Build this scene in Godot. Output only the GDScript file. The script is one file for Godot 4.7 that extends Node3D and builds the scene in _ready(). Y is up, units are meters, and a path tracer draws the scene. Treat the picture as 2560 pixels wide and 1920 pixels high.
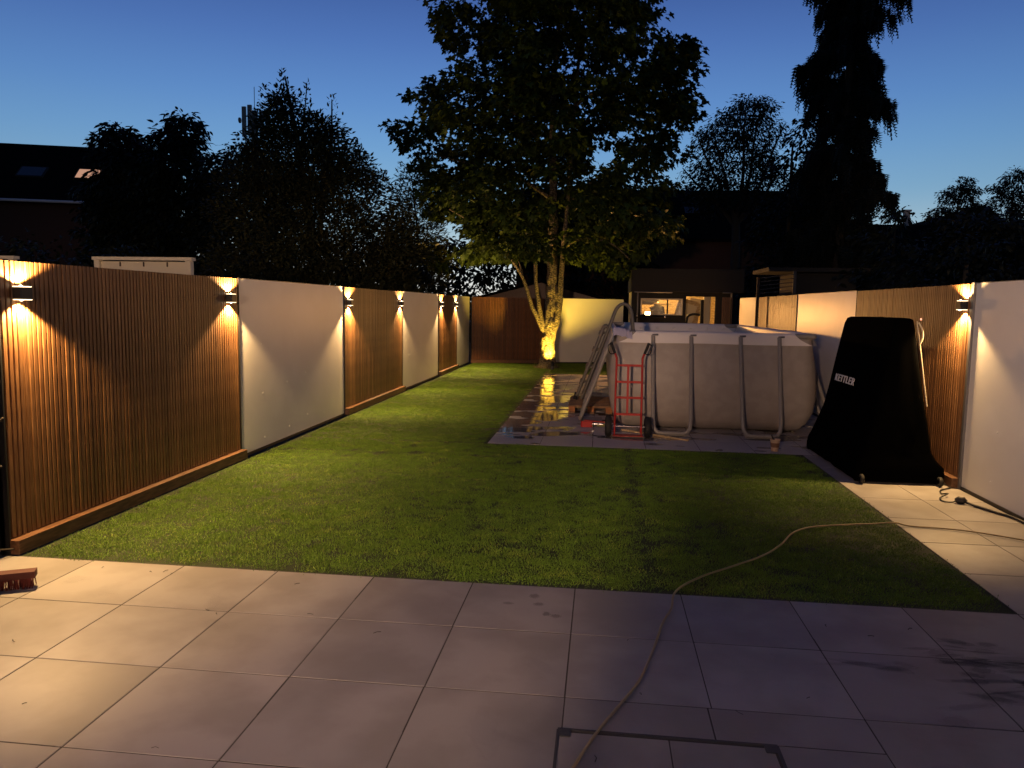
extends Node3D

var rng := RandomNumberGenerator.new()
var used := {}
var M := {}

# ---------------------------------------------------------------- helpers
func numbered(called: String) -> String:
	if not used.has(called):
		used[called] = 0
		return called
	used[called] += 1
	return "%s_%03d" % [called, used[called]]

func tag(o: Node, label := "", category := "", group := "", kind := "") -> Node:
	if label: o.set_meta("label", label)
	if category: o.set_meta("category", category)
	if group: o.set_meta("group", group)
	if kind: o.set_meta("kind", kind)
	return o

func thing(called: String, label: String, category: String, at := Vector3.ZERO, turn := 0.0, group := "") -> Node3D:
	var o := Node3D.new()
	o.name = numbered(called)
	add_child(o)
	o.position = at
	o.rotation.y = turn
	tag(o, label, category, group)
	return o

func piece(called: String, m: Mesh, mat: Material, parent: Node, at := Vector3.ZERO, kind := "") -> MeshInstance3D:
	var o := MeshInstance3D.new()
	o.mesh = m
	o.material_override = mat
	if parent == self:
		o.name = numbered(called)
	else:
		o.name = called
	parent.add_child(o, true)
	o.position = at
	if kind: o.set_meta("kind", kind)
	return o

func new_st() -> SurfaceTool:
	var st := SurfaceTool.new()
	st.begin(Mesh.PRIMITIVE_TRIANGLES)
	return st

func done(st: SurfaceTool) -> ArrayMesh:
	st.generate_normals()
	return st.commit()

func add_box(st: SurfaceTool, c: Vector3, s: Vector3, b := Basis.IDENTITY) -> void:
	var m := BoxMesh.new()
	m.size = s
	st.append_from(m, 0, Transform3D(b, c))

func box_mesh(c: Vector3, s: Vector3, b := Basis.IDENTITY) -> ArrayMesh:
	var st := new_st()
	add_box(st, c, s, b)
	return st.commit()

# a box with its long edges chamfered: profile in two axes, extruded along the third
func quad(st: SurfaceTool, a: Vector3, b: Vector3, c: Vector3, d: Vector3) -> void:
	for v in [a, b, c, a, c, d]:
		st.add_vertex(v)

# convex polygon (in local xz, counter-clockwise seen from above) extruded up
func add_prism(st: SurfaceTool, poly: Array, y0: float, y1: float, tr := Transform3D.IDENTITY) -> void:
	var n := poly.size()
	st.set_smooth_group(-1)
	for i in n:
		var p: Vector2 = poly[i]
		var q: Vector2 = poly[(i + 1) % n]
		quad(st, tr * Vector3(p.x, y0, p.y), tr * Vector3(p.x, y1, p.y), tr * Vector3(q.x, y1, q.y), tr * Vector3(q.x, y0, q.y))
	for i in range(1, n - 1):
		var a: Vector2 = poly[0]
		var b: Vector2 = poly[i]
		var c: Vector2 = poly[i + 1]
		for v in [Vector3(a.x, y1, a.y), Vector3(c.x, y1, c.y), Vector3(b.x, y1, b.y), Vector3(a.x, y0, a.y), Vector3(b.x, y0, b.y), Vector3(c.x, y0, c.y)]:
			st.add_vertex(tr * v)

func chamfered(sx: float, sz: float, c: float) -> Array:
	var x := sx / 2
	var z := sz / 2
	return [Vector2(-x + c, -z), Vector2(-x, -z + c), Vector2(-x, z - c), Vector2(-x + c, z), Vector2(x - c, z), Vector2(x, z - c), Vector2(x, -z + c), Vector2(x - c, -z)]

func prism_mesh(poly: Array, y0: float, y1: float) -> ArrayMesh:
	var st := new_st()
	add_prism(st, poly, y0, y1)
	return done(st)

func add_tube(st: SurfaceTool, pts: Array, radii, sides := 10, noise: FastNoiseLite = null, amp := 0.0) -> void:
	st.set_smooth_group(0)
	var n := pts.size()
	var rings := []
	var up := Vector3.UP
	var t0: Vector3 = (pts[1] - pts[0]).normalized()
	if absf(t0.dot(up)) > 0.9: up = Vector3.RIGHT
	var u := (up - t0 * up.dot(t0)).normalized()
	for i in n:
		var a: Vector3 = pts[maxi(i - 1, 0)]
		var b: Vector3 = pts[mini(i + 1, n - 1)]
		var t := (b - a).normalized()
		u = (u - t * u.dot(t)).normalized()
		var w := t.cross(u)
		var r: float = radii[i] if radii is Array else radii
		var ring := []
		for k in sides:
			var an := TAU * k / sides
			var d := u * cos(an) + w * sin(an)
			var rr := r
			if noise: rr *= 1.0 + amp * noise.get_noise_3dv((pts[i] + d * r) * Vector3(9, 3.5, 9))
			ring.append(pts[i] + d * rr)
		rings.append(ring)
	for i in n - 1:
		for k in sides:
			var k2 := (k + 1) % sides
			quad(st, rings[i][k], rings[i][k2], rings[i + 1][k2], rings[i + 1][k])
	st.set_smooth_group(1)
	for k in range(1, sides - 1):
		for v in [rings[0][0], rings[0][k + 1], rings[0][k], rings[n - 1][0], rings[n - 1][k], rings[n - 1][k + 1]]:
			st.add_vertex(v)

func tube_mesh(pts: Array, radii, sides := 10) -> ArrayMesh:
	var st := new_st()
	add_tube(st, pts, radii, sides)
	return done(st)

func smooth_path(pts: Array, steps := 6) -> Array:
	var c := Curve3D.new()
	for i in pts.size():
		var a: Vector3 = pts[maxi(i - 1, 0)]
		var b: Vector3 = pts[mini(i + 1, pts.size() - 1)]
		var p: Vector3 = pts[i]
		var h := (b - a) / 6.0
		c.add_point(p, -h, h)
	var out := []
	for i in pts.size() - 1:
		for k in steps:
			out.append(c.sample(i, float(k) / steps))
	out.append(pts[-1])
	return out

func add_lathe(st: SurfaceTool, prof: Array, at := Transform3D.IDENTITY, sides := 20) -> void:
	st.set_smooth_group(0)
	for i in prof.size() - 1:
		var p: Vector2 = prof[i]
		var q: Vector2 = prof[i + 1]
		for k in sides:
			var a := TAU * k / sides
			var b := TAU * (k + 1) / sides
			quad(st, at * Vector3(p.x * cos(a), p.y, p.x * sin(a)), at * Vector3(p.x * cos(b), p.y, p.x * sin(b)), at * Vector3(q.x * cos(b), q.y, q.x * sin(b)), at * Vector3(q.x * cos(a), q.y, q.x * sin(a)))

func lathe_mesh(prof: Array, at := Transform3D.IDENTITY, sides := 20) -> ArrayMesh:
	var st := new_st()
	add_lathe(st, prof, at, sides)
	return done(st)

func col(r: float, g: float, b: float) -> Color:
	return Color(r, g, b).linear_to_srgb()

func noise_tex(freq: float, seed_: int, dark: Color, light: Color, size := 512, octaves := 4, lo := 0.0, hi := 1.0) -> NoiseTexture2D:
	var n := FastNoiseLite.new()
	n.noise_type = FastNoiseLite.TYPE_SIMPLEX_SMOOTH
	n.seed = seed_
	n.frequency = freq
	n.fractal_octaves = octaves
	var t := NoiseTexture2D.new()
	t.width = size
	t.height = size
	t.seamless = true
	t.noise = n
	var g := Gradient.new()
	g.set_color(0, dark)
	g.set_color(1, light)
	g.set_offset(0, lo)
	g.set_offset(1, hi)
	t.color_ramp = g
	return t

func mat(r: float, g: float, b: float, rough := 0.7, metal := 0.0) -> StandardMaterial3D:
	var m := StandardMaterial3D.new()
	m.albedo_color = col(r, g, b)
	m.roughness = rough
	m.metallic = metal
	return m

func textured(m: StandardMaterial3D, t: Texture2D, scale: Vector3, world := true) -> StandardMaterial3D:
	m.albedo_texture = t
	m.uv1_triplanar = true
	m.uv1_world_triplanar = world
	m.uv1_scale = scale
	m.uv1_triplanar_sharpness = 4.0
	return m

func relief(m: StandardMaterial3D, t: Texture2D, cm: float) -> StandardMaterial3D:
	m.heightmap_enabled = true
	m.heightmap_texture = t
	m.heightmap_scale = cm
	return m

func glow(r: float, g: float, b: float, e: float) -> StandardMaterial3D:
	var m := mat(0.8, 0.8, 0.8, 0.5)
	m.emission_enabled = true
	m.emission = col(r, g, b)
	m.emission_energy_multiplier = e
	return m

func materials() -> void:
	var grain := noise_tex(0.02, 3, Color(0.8, 0.76, 0.72), Color(1, 1, 1), 512, 4, 0.3, 0.7)
	var mottled := noise_tex(0.008, 8, Color(0.955, 0.95, 0.945), Color(1, 1, 1), 512, 5, 0.3, 0.7)
	var clean := noise_tex(0.008, 9, Color(0.985, 0.984, 0.982), Color(1, 1, 1), 256, 4, 0.3, 0.7)
	var grit := noise_tex(0.12, 5, Color(0.2, 0.2, 0.2), Color(1, 1, 1), 512, 3)
	var bark := noise_tex(0.03, 11, Color(0.3, 0.3, 0.3), Color(1, 1, 1), 512, 5, 0.3, 0.7)
	var wood := [Vector3(0.205, 0.103, 0.041), Vector3(0.175, 0.086, 0.034), Vector3(0.225, 0.115, 0.048), Vector3(0.155, 0.075, 0.03), Vector3(0.19, 0.092, 0.036)]
	M.slat = []
	for w in wood:
		M.slat.append(textured(mat(w.x, w.y, w.z, 0.45), grain, Vector3(9, 0.5, 9)))
	M.red_slat = []
	for w in wood:
		M.red_slat.append(textured(mat(w.x * 0.95, w.y * 0.72, w.z * 0.5, 0.45), grain, Vector3(9, 0.5, 9)))
	M.backing = mat(0.035, 0.018, 0.01, 0.8)
	M.beam = textured(mat(0.15, 0.072, 0.033, 0.6), grain, Vector3(3, 3, 0.5))
	M.render = relief(textured(mat(0.76, 0.75, 0.73, 0.4), clean, Vector3(0.8, 0.8, 0.8)), grit, 0.02)
	M.black = mat(0.012, 0.012, 0.013, 0.45)
	M.trim = mat(0.02, 0.018, 0.017, 0.5, 0.3)
	M.grey_trim = mat(0.16, 0.16, 0.17, 0.45, 0.4)
	M.dull_metal = mat(0.045, 0.047, 0.05, 0.7)
	M.steel = mat(0.6, 0.6, 0.6, 0.25, 1.0)
	M.tile = []
	for k in 4:
		var v := 0.28 + 0.018 * k
		var tm := textured(mat(v, v * 0.95, v * 0.925, 0.5), noise_tex(0.008, 21 + k, Color(0.9, 0.895, 0.885), Color(1, 1, 1), 512, 6, 0.25, 0.7), Vector3(0.42, 0.42, 0.42))
		M.tile.append(tm)
	M.wet_tile = []
	for a in [[0.50, 0.58], [0.36, 0.43], [0.16, 0.24]]:
		var wm := textured(mat(0.46, 0.43, 0.41, 1.0), noise_tex(0.0075, 33, Color(0.7, 0.69, 0.68), Color(1, 1, 1), 512, 3, a[0], a[1]), Vector3(0.30, 0.42, 0.50))
		wm.roughness_texture = noise_tex(0.0075, 33, Color(0.05, 0.05, 0.05), Color(0.5, 0.5, 0.5), 512, 3, a[0], a[1])
		wm.roughness_texture_channel = BaseMaterial3D.TEXTURE_CHANNEL_RED
		wm.uv1_offset = Vector3(0.11, 0, 0.37)
		M.wet_tile.append(wm)
	M.mortar = mat(0.05, 0.044, 0.038, 0.95)
	M.soil = textured(mat(0.05, 0.05, 0.035, 0.95), grit, Vector3(0.3, 0.3, 0.3))
	M.turf = textured(mat(0.05, 0.085, 0.012, 0.9), grit, Vector3(2, 2, 2))
	M.blade = mat(1, 1, 1, 0.6)
	M.blade.vertex_color_use_as_albedo = true
	M.bark = relief(textured(mat(0.25, 0.2, 0.14, 0.85), bark, Vector3(0.8, 2.4, 0.8)), bark, 0.7)
	M.dark_bark = mat(0.03, 0.025, 0.02, 0.9)
	M.leaf = {}
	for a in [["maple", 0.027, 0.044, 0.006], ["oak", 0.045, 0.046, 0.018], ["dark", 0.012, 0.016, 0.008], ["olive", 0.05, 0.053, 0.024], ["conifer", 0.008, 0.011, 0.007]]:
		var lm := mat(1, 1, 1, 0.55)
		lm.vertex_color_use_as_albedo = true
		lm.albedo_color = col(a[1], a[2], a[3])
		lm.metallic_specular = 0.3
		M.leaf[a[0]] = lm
	M.liner_mat = mat(0.3, 0.28, 0.26, 0.6)
	M.liner = textured(mat(0.41, 0.375, 0.335, 0.5), mottled, Vector3(1.1, 1.1, 1.1))
	M.sleeve = mat(0.82, 0.79, 0.77, 0.5)
	M.pool_inside = mat(0.42, 0.47, 0.58, 0.4)
	M.pool_tube = mat(0.29, 0.275, 0.25, 0.42)
	M.red = mat(0.42, 0.014, 0.010, 0.55)
	M.rubber = mat(0.011, 0.011, 0.011, 0.75)
	M.pallet = textured(mat(0.28, 0.17, 0.09, 0.8), grain, Vector3(0.7, 6, 6))
	M.pallet_block = mat(0.35, 0.15, 0.055, 0.8)
	M.ladder = mat(0.15, 0.14, 0.115, 0.45)
	M.cover = relief(mat(0.0012, 0.0012, 0.0013, 1.0), grit, 0.05)
	M.cover.metallic_specular = 0.06
	M.cover.uv1_triplanar = true
	M.cover.uv1_scale = Vector3(3, 3, 3)
	M.print = mat(0.55, 0.55, 0.56, 0.6)
	M.white_plastic = mat(0.62, 0.6, 0.64, 0.5)
	M.screw = mat(0.85, 0.84, 0.82, 0.35)
	M.cream = mat(0.62, 0.55, 0.4, 0.7)
	M.cream_board = textured(mat(0.6, 0.47, 0.27, 0.75), grain, Vector3(0.8, 5, 5))
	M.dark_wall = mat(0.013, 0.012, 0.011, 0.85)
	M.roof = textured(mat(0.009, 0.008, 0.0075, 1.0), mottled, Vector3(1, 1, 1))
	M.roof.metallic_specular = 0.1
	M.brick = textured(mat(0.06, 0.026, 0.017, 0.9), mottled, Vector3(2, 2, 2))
	M.plaster = mat(0.6, 0.58, 0.54, 0.8)
	M.oak_floor = mat(0.25, 0.17, 0.1, 0.5)
	M.hose = mat(0.36, 0.28, 0.14, 0.55)
	M.cable = mat(0.015, 0.014, 0.014, 0.5)
	M.glass = StandardMaterial3D.new()
	M.glass.albedo_color = Color(0.9, 0.95, 0.95, 0.08)
	M.glass.transparency = BaseMaterial3D.TRANSPARENCY_ALPHA
	M.glass.roughness = 0.03
	M.lens = glow(1.0, 0.74, 0.42, 3.5)
	M.led = glow(1.0, 0.86, 0.62, 14.0)
	M.bulb = glow(1.0, 0.72, 0.36, 30.0)
	M.window_glow = glow(1.0, 0.5, 0.24, 0.5)
	M.sky_glass = mat(0.02, 0.025, 0.03, 0.12)

# ---------------------------------------------------------------- lamps
func spot(parent: Node, at: Vector3, towards: Vector3, energy: float, angle: float, blend: float, c: Color, size := 0.012) -> void:
	var s := SpotLight3D.new()
	s.name = "beam"
	parent.add_child(s, true)
	s.position = at
	var up := Vector3.RIGHT if absf(towards.normalized().y) > 0.9 else Vector3.UP
	s.basis = Basis.looking_at(towards, up)
	s.light_energy = energy
	s.light_color = c
	s.spot_angle = angle
	s.spot_angle_attenuation = blend
	s.spot_range = 30.0
	s.spot_attenuation = 2.0
	s.light_size = size
	s.shadow_enabled = true

var warm := Color(1.0, 0.79, 0.51)
# an up-and-down wall light; side = +1 sits on the left fence and looks right
func wall_light(at: Vector3, side: float, label: String, energy := 6.0, throw := 1.05) -> void:
	var t := thing("wall_light", label, "wall light", at, 0.0 if side > 0 else PI, "up and down wall lights on the fences")
	var body := prism_mesh(chamfered(0.062, 0.10, 0.006), -0.036, 0.036)
	piece("housing", body, M.black, t, Vector3(0.033, 0, 0))
	for s in [1.0, -1.0]:
		piece("lens", box_mesh(Vector3.ZERO, Vector3(0.054, 0.005, 0.09)), M.lens, t, Vector3(0.033, s * 0.0395, 0))
		piece("led", lathe_mesh([Vector2(0.0, 0.006), Vector2(0.007, 0.003), Vector2(0.009, -0.002), Vector2(0, -0.004)], Transform3D.IDENTITY, 10), M.led, t, Vector3(0.040, s * 0.043, 0.02))
		spot(t, Vector3(0.036, s * 0.052, 0), Vector3(0, s, 0), energy * (0.8 if s > 0 else 1.0), 72.0 if s > 0 else 63.0, 0.32, warm)
	spot(t, Vector3(0.045, -0.053, 0), Vector3(0.40, -1, 0), energy * throw, 34.0, 1.0, warm)   # the lens throws a narrower beam out over the ground

# ---------------------------------------------------------------- fences
var FH := 1.785
func slat_panel(label: String, a: Vector3, b: Vector3, n: int, group: String, slats: Array = M.slat) -> Node3D:
	# from a to b along the ground, the face towards the left of the direction a to b turned by -90 degrees
	var d := b - a
	var length := d.length()
	var t := thing("slatted_fence_panel", label, "fence panel", a, atan2(-d.z, d.x), group)   # local x runs along the panel, local z towards the garden
	var h := FH
	piece("backing_board", box_mesh(Vector3(length / 2, h / 2 - 0.02, -0.045), Vector3(length, h - 0.02, 0.03)), M.backing, t)
	var pitch := (length - 0.05) / n
	var sm := prism_mesh(chamfered(pitch * 0.78, 0.024, 0.003), 0.0, h - 0.105)
	for i in n:
		var s := piece("slat", sm, slats[rng.randi() % 5], t, Vector3(0.025 + pitch * (i + 0.5), 0.1, -0.012 + rng.randf_range(-0.0012, 0.0012)))
		s.rotation.y = rng.randf_range(-0.012, 0.012)
	var bm := prism_mesh(chamfered(length - 0.004, 0.078, 0.004), 0.0, 0.085)
	piece("base_beam", bm, M.beam, t, Vector3(length / 2, 0.008, 0.021))
	for x in [0.006, length - 0.006]:
		piece("edge_trim", box_mesh(Vector3(x, h / 2 + 0.002, -0.032), Vector3(0.012, h, 0.068)), M.trim, t)
	return t

func render_panel(label: String, a: Vector3, b: Vector3, group: String, screws := []) -> Node3D:
	var d := b - a
	var length := d.length()
	var t := thing("rendered_fence_panel", label, "fence panel", a, atan2(-d.z, d.x), group)
	piece("panel", box_mesh(Vector3(length / 2, FH / 2 + 0.012, -0.037), Vector3(length - 0.004, FH - 0.03, 0.05)), M.render, t)
	piece("base_channel", box_mesh(Vector3(length / 2, 0.014, -0.034), Vector3(length, 0.028, 0.06)), M.trim, t)
	piece("coping", box_mesh(Vector3(length / 2, FH + 0.0, -0.037), Vector3(length - 0.002, 0.006, 0.056)), M.grey_trim, t)
	var sm := lathe_mesh([Vector2(0, 0.005), Vector2(0.008, 0.003), Vector2(0.011, 0)], Transform3D(Basis(Vector3.RIGHT, PI / 2), Vector3.ZERO), 8)
	for s in screws:
		piece("screw_head", sm, M.screw, t, Vector3(s.x, s.y, -0.012))
	return t

# ---------------------------------------------------------------- paving
func lay_tiles(parent: Node, x_lines: Array, z_lines: Array, mats: Array, skip := Rect2()) -> void:
	var cache := {}
	for i in x_lines.size() - 1:
		for k in z_lines.size() - 1:
			var x0: float = x_lines[i]
			var x1: float = x_lines[i + 1]
			var z0: float = z_lines[k]
			var z1: float = z_lines[k + 1]
			var c := Vector2((x0 + x1) / 2, (z0 + z1) / 2)
			if skip.has_area() and skip.has_point(c): continue
			var key := "%.3f %.3f" % [x1 - x0, z1 - z0]
			if not cache.has(key):
				var st := new_st()
				var w: float = absf(x1 - x0) - 0.005
				var l: float = absf(z1 - z0) - 0.005
				add_prism(st, chamfered(w, l, 0.0015), -0.02, -0.0012)
				add_prism(st, chamfered(w - 0.003, l - 0.003, 0.0015), -0.0012, 0.0)
				cache[key] = done(st)
			var o := piece("tile", cache[key], mats[rng.randi() % mats.size()], parent, Vector3(c.x, rng.randf_range(-0.0003, 0.0003), c.y))
			o.rotation.x = rng.randf_range(-0.0006, 0.0006)
			o.rotation.z = rng.randf_range(-0.0006, 0.0006)

func span(a: float, step: float, n: int) -> Array:
	var out := []
	for i in n + 1: out.append(a + step * i)
	return out

# ---------------------------------------------------------------- foliage
func leaf_mesh(outline: Array, fold := 0.18, droop := 0.15) -> ArrayMesh:
	# outline: right half from the stalk (y = 0) to the tip (y = 1), x outwards
	var st := new_st()
	st.set_smooth_group(-1)
	var tip: Vector2 = outline[-1]
	var n := outline.size()
	for s in [1.0, -1.0]:
		for i in n - 1:
			var p: Vector2 = outline[i]
			var q: Vector2 = outline[i + 1]
			var c := Vector3(0, 0.42 * tip.y, 0)
			var a := Vector3(p.x * s, p.y, p.x * fold - droop * p.y * p.y)
			var b := Vector3(q.x * s, q.y, q.x * fold - droop * q.y * q.y)
			if s > 0:
				for v in [c, b, a]: st.add_vertex(v)
			else:
				for v in [c, a, b]: st.add_vertex(v)
	return done(st)

func scatter(parent: Node, called: String, m: Mesh, material: Material, xf: Array, colors: Array) -> MultiMeshInstance3D:
	var mm := MultiMesh.new()
	mm.transform_format = MultiMesh.TRANSFORM_3D
	mm.use_colors = true
	mm.mesh = m
	mm.instance_count = xf.size()
	for i in xf.size():
		mm.set_instance_transform(i, xf[i])
		mm.set_instance_color(i, colors[i])
	var o := MultiMeshInstance3D.new()
	o.multimesh = mm
	o.material_override = material
	o.name = called if parent != self else numbered(called)
	parent.add_child(o, true)
	o.set_meta("kind", "stuff")
	return o

func rand_dir() -> Vector3:
	var z := rng.randf_range(-1, 1)
	var a := rng.randf_range(0, TAU)
	var r := sqrt(1 - z * z)
	return Vector3(r * cos(a), z, r * sin(a))

func leaf_basis(outward: Vector3, size: float, hang := 0.5) -> Basis:
	# y of the leaf points outwards and down, its face mostly up
	var y := (outward + Vector3.DOWN * hang + rand_dir() * 0.6).normalized()
	var z := (Vector3.UP + rand_dir() * 0.75)
	z = (z - y * z.dot(y)).normalized()
	return Basis(y.cross(z), y, z) * size

func edge_at(table: Array, y: float) -> Vector2:
	for i in table.size() - 1:
		if y <= table[i + 1][0]:
			var t: float = clampf((y - table[i][0]) / (table[i + 1][0] - table[i][0]), 0, 1)
			return Vector2(lerpf(table[i][1], table[i + 1][1], t), lerpf(table[i][2], table[i + 1][2], t))
	return Vector2(table[-1][1], table[-1][2])

# clumps of leaves inside an outline of half widths by height; o: seed, z, depth, clumps, per, size, spread, noise freq, threshold
func crown(parent: Node, table: Array, o: Dictionary, m: Mesh, material: Material, origin: Vector3) -> void:
	var n := FastNoiseLite.new()
	n.seed = o.seed
	n.frequency = o.freq
	n.fractal_octaves = 2
	var xf := []
	var cols := []
	var y0: float = table[0][0]
	var y1: float = table[-1][0]
	var made := 0
	var tries := 0
	while made < int(o.clumps) and tries < 60000:
		tries += 1
		var y := rng.randf_range(y0, y1)
		var e := edge_at(table, y)
		var half := (e.y - e.x) / 2
		e.x -= half * float(o.get("ragged", 0.0)) * n.get_noise_2d(y * 1.6, 40.0)
		e.y += half * float(o.get("ragged", 0.0)) * n.get_noise_2d(y * 1.6, 90.0)
		if half < 0.02 or rng.randf() > half / float(o.wide): continue
		var a := rng.randf_range(0, TAU)
		var rr := pow(rng.randf(), float(o.get("shell", 0.42)))
		var p := Vector3((e.x + e.y) / 2 + cos(a) * rr * half, y, sin(a) * rr * minf(half, float(o.depth)))
		if n.get_noise_3dv(p) < float(o.cut): continue
		var skip := false
		for g in o.get("gaps", []):
			if Vector2(p.x - g[0], p.y - g[1]).length() < g[2]: skip = true
		if skip: continue
		made += 1
		var out := Vector3(cos(a) * 1.0, 0.15, sin(a))
		var tone := rng.randf_range(0.7, 1.25)
		for k in int(o.per):
			var q: Vector3 = p + rand_dir() * Vector3(1, float(o.get("flat", 0.55)), 1) * float(o.spread) * pow(rng.randf(), 0.5)
			var s := float(o.size) * rng.randf_range(0.65, 1.25)
			xf.append(Transform3D(leaf_basis((out * 0.6 + (q - p) * 2.0).normalized(), s, float(o.get("hang", 0.5))), q - origin))
			var v := tone * rng.randf_range(0.75, 1.25)
			cols.append(Color(v * rng.randf_range(0.9, 1.12), v, v * 0.95))
	for e in o.get("sprigs", []):
		# upright shoots: x, y from, y to, z
		for k in int(e[4]):
			var t := float(k) / float(e[4])
			var w: float = 0.22 * (1.0 - t) + 0.03
			var q := Vector3(e[0] + rng.randf_range(-w, w) * 1.2, lerpf(e[1], e[2], t), e[3] + rng.randf_range(-w, w))
			xf.append(Transform3D(leaf_basis((Vector3(rng.randf_range(-1, 1), 0.7, rng.randf_range(-1, 1))).normalized(), float(o.size) * rng.randf_range(0.7, 1.1), -0.4), q - origin))
			var v := rng.randf_range(0.6, 1.1)
			cols.append(Color(v, v, v))
	scatter(parent, "crown", m, material, xf, cols)

func limb(st: SurfaceTool, pts: Array, r0: float, r1: float, noise: FastNoiseLite = null, sides := 9, amp := 0.25) -> void:
	var path := smooth_path(pts, 7)
	var rr := []
	for i in path.size(): rr.append(lerpf(r0, r1, float(i) / (path.size() - 1)))
	add_tube(st, path, rr, sides, noise, amp)

# ---------------------------------------------------------------- the scene
func _ready() -> void:
	rng.seed = 20240611
	# camera
	var cam := Camera3D.new()
	cam.name = "camera"
	cam.fov = 53.38
	cam.near = 0.05
	cam.far = 2000.0
	cam.rotation_order = EULER_ORDER_YXZ
	cam.position = Vector3(0, 1.56, 0)
	cam.rotation_degrees = Vector3(-5.85, 6.6, 0.93)
	add_child(cam)
	cam.current = true
	# dusk sky: light at the horizon where the sun went down, ahead and a little left
	var rows := [[0.0, 232, 226, 214], [2.5, 214, 222, 222], [5.0, 168, 197, 211], [8.0, 131, 175, 208], [11.0, 112, 160, 208], [14.0, 96, 142, 202], [18.0, 79, 117, 183], [22.0, 62, 92, 157], [34.0, 45, 69, 124], [60.0, 33, 50, 92], [90.0, 27, 41, 78]]
	var im := Image.create(512, 256, false, Image.FORMAT_RGBF)
	for y in 256:
		var el := 90.0 - (y + 0.5) / 256.0 * 180.0
		var c := Color(0.02, 0.02, 0.018)
		if el > 0:
			for i in rows.size() - 1:
				if el <= rows[i + 1][0]:
					var t: float = (el - rows[i][0]) / (rows[i + 1][0] - rows[i][0])
					var p := Color8(rows[i][1], rows[i][2], rows[i][3]).srgb_to_linear()
					var q := Color8(rows[i + 1][1], rows[i + 1][2], rows[i + 1][3]).srgb_to_linear()
					c = p.lerp(q, t)
					break
		for x in 512:
			var az := (x + 0.5) / 512.0 * TAU + deg_to_rad(9.0)
			var f := 0.27 + 0.73 * pow(0.5 + 0.5 * cos(az), 2.2)
			if el <= 0: f = 1.0
			im.set_pixel(x, y, Color(c.r * f, c.g * f, c.b * f))
	var pano := PanoramaSkyMaterial.new()
	pano.panorama = ImageTexture.create_from_image(im)
	var sky := Sky.new()
	sky.sky_material = pano
	var env := Environment.new()
	env.background_mode = Environment.BG_SKY
	env.sky = sky
	env.background_energy_multiplier = 1.0
	env.tonemap_mode = Environment.TONE_MAPPER_LINEAR
	env.tonemap_exposure = 1.0
	env.sdfgi_enabled = true
	env.ssao_enabled = true
	env.ssil_enabled = true
	var we := WorldEnvironment.new()
	we.name = "world_environment"
	we.environment = env
	add_child(we)
	materials()
	ground()
	fences()
	pool()
	pool_things()
	table_cover()
	small_things()
	garden_room()
	beyond()
	maple()
	trees()
	house()
	lawn()

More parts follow.
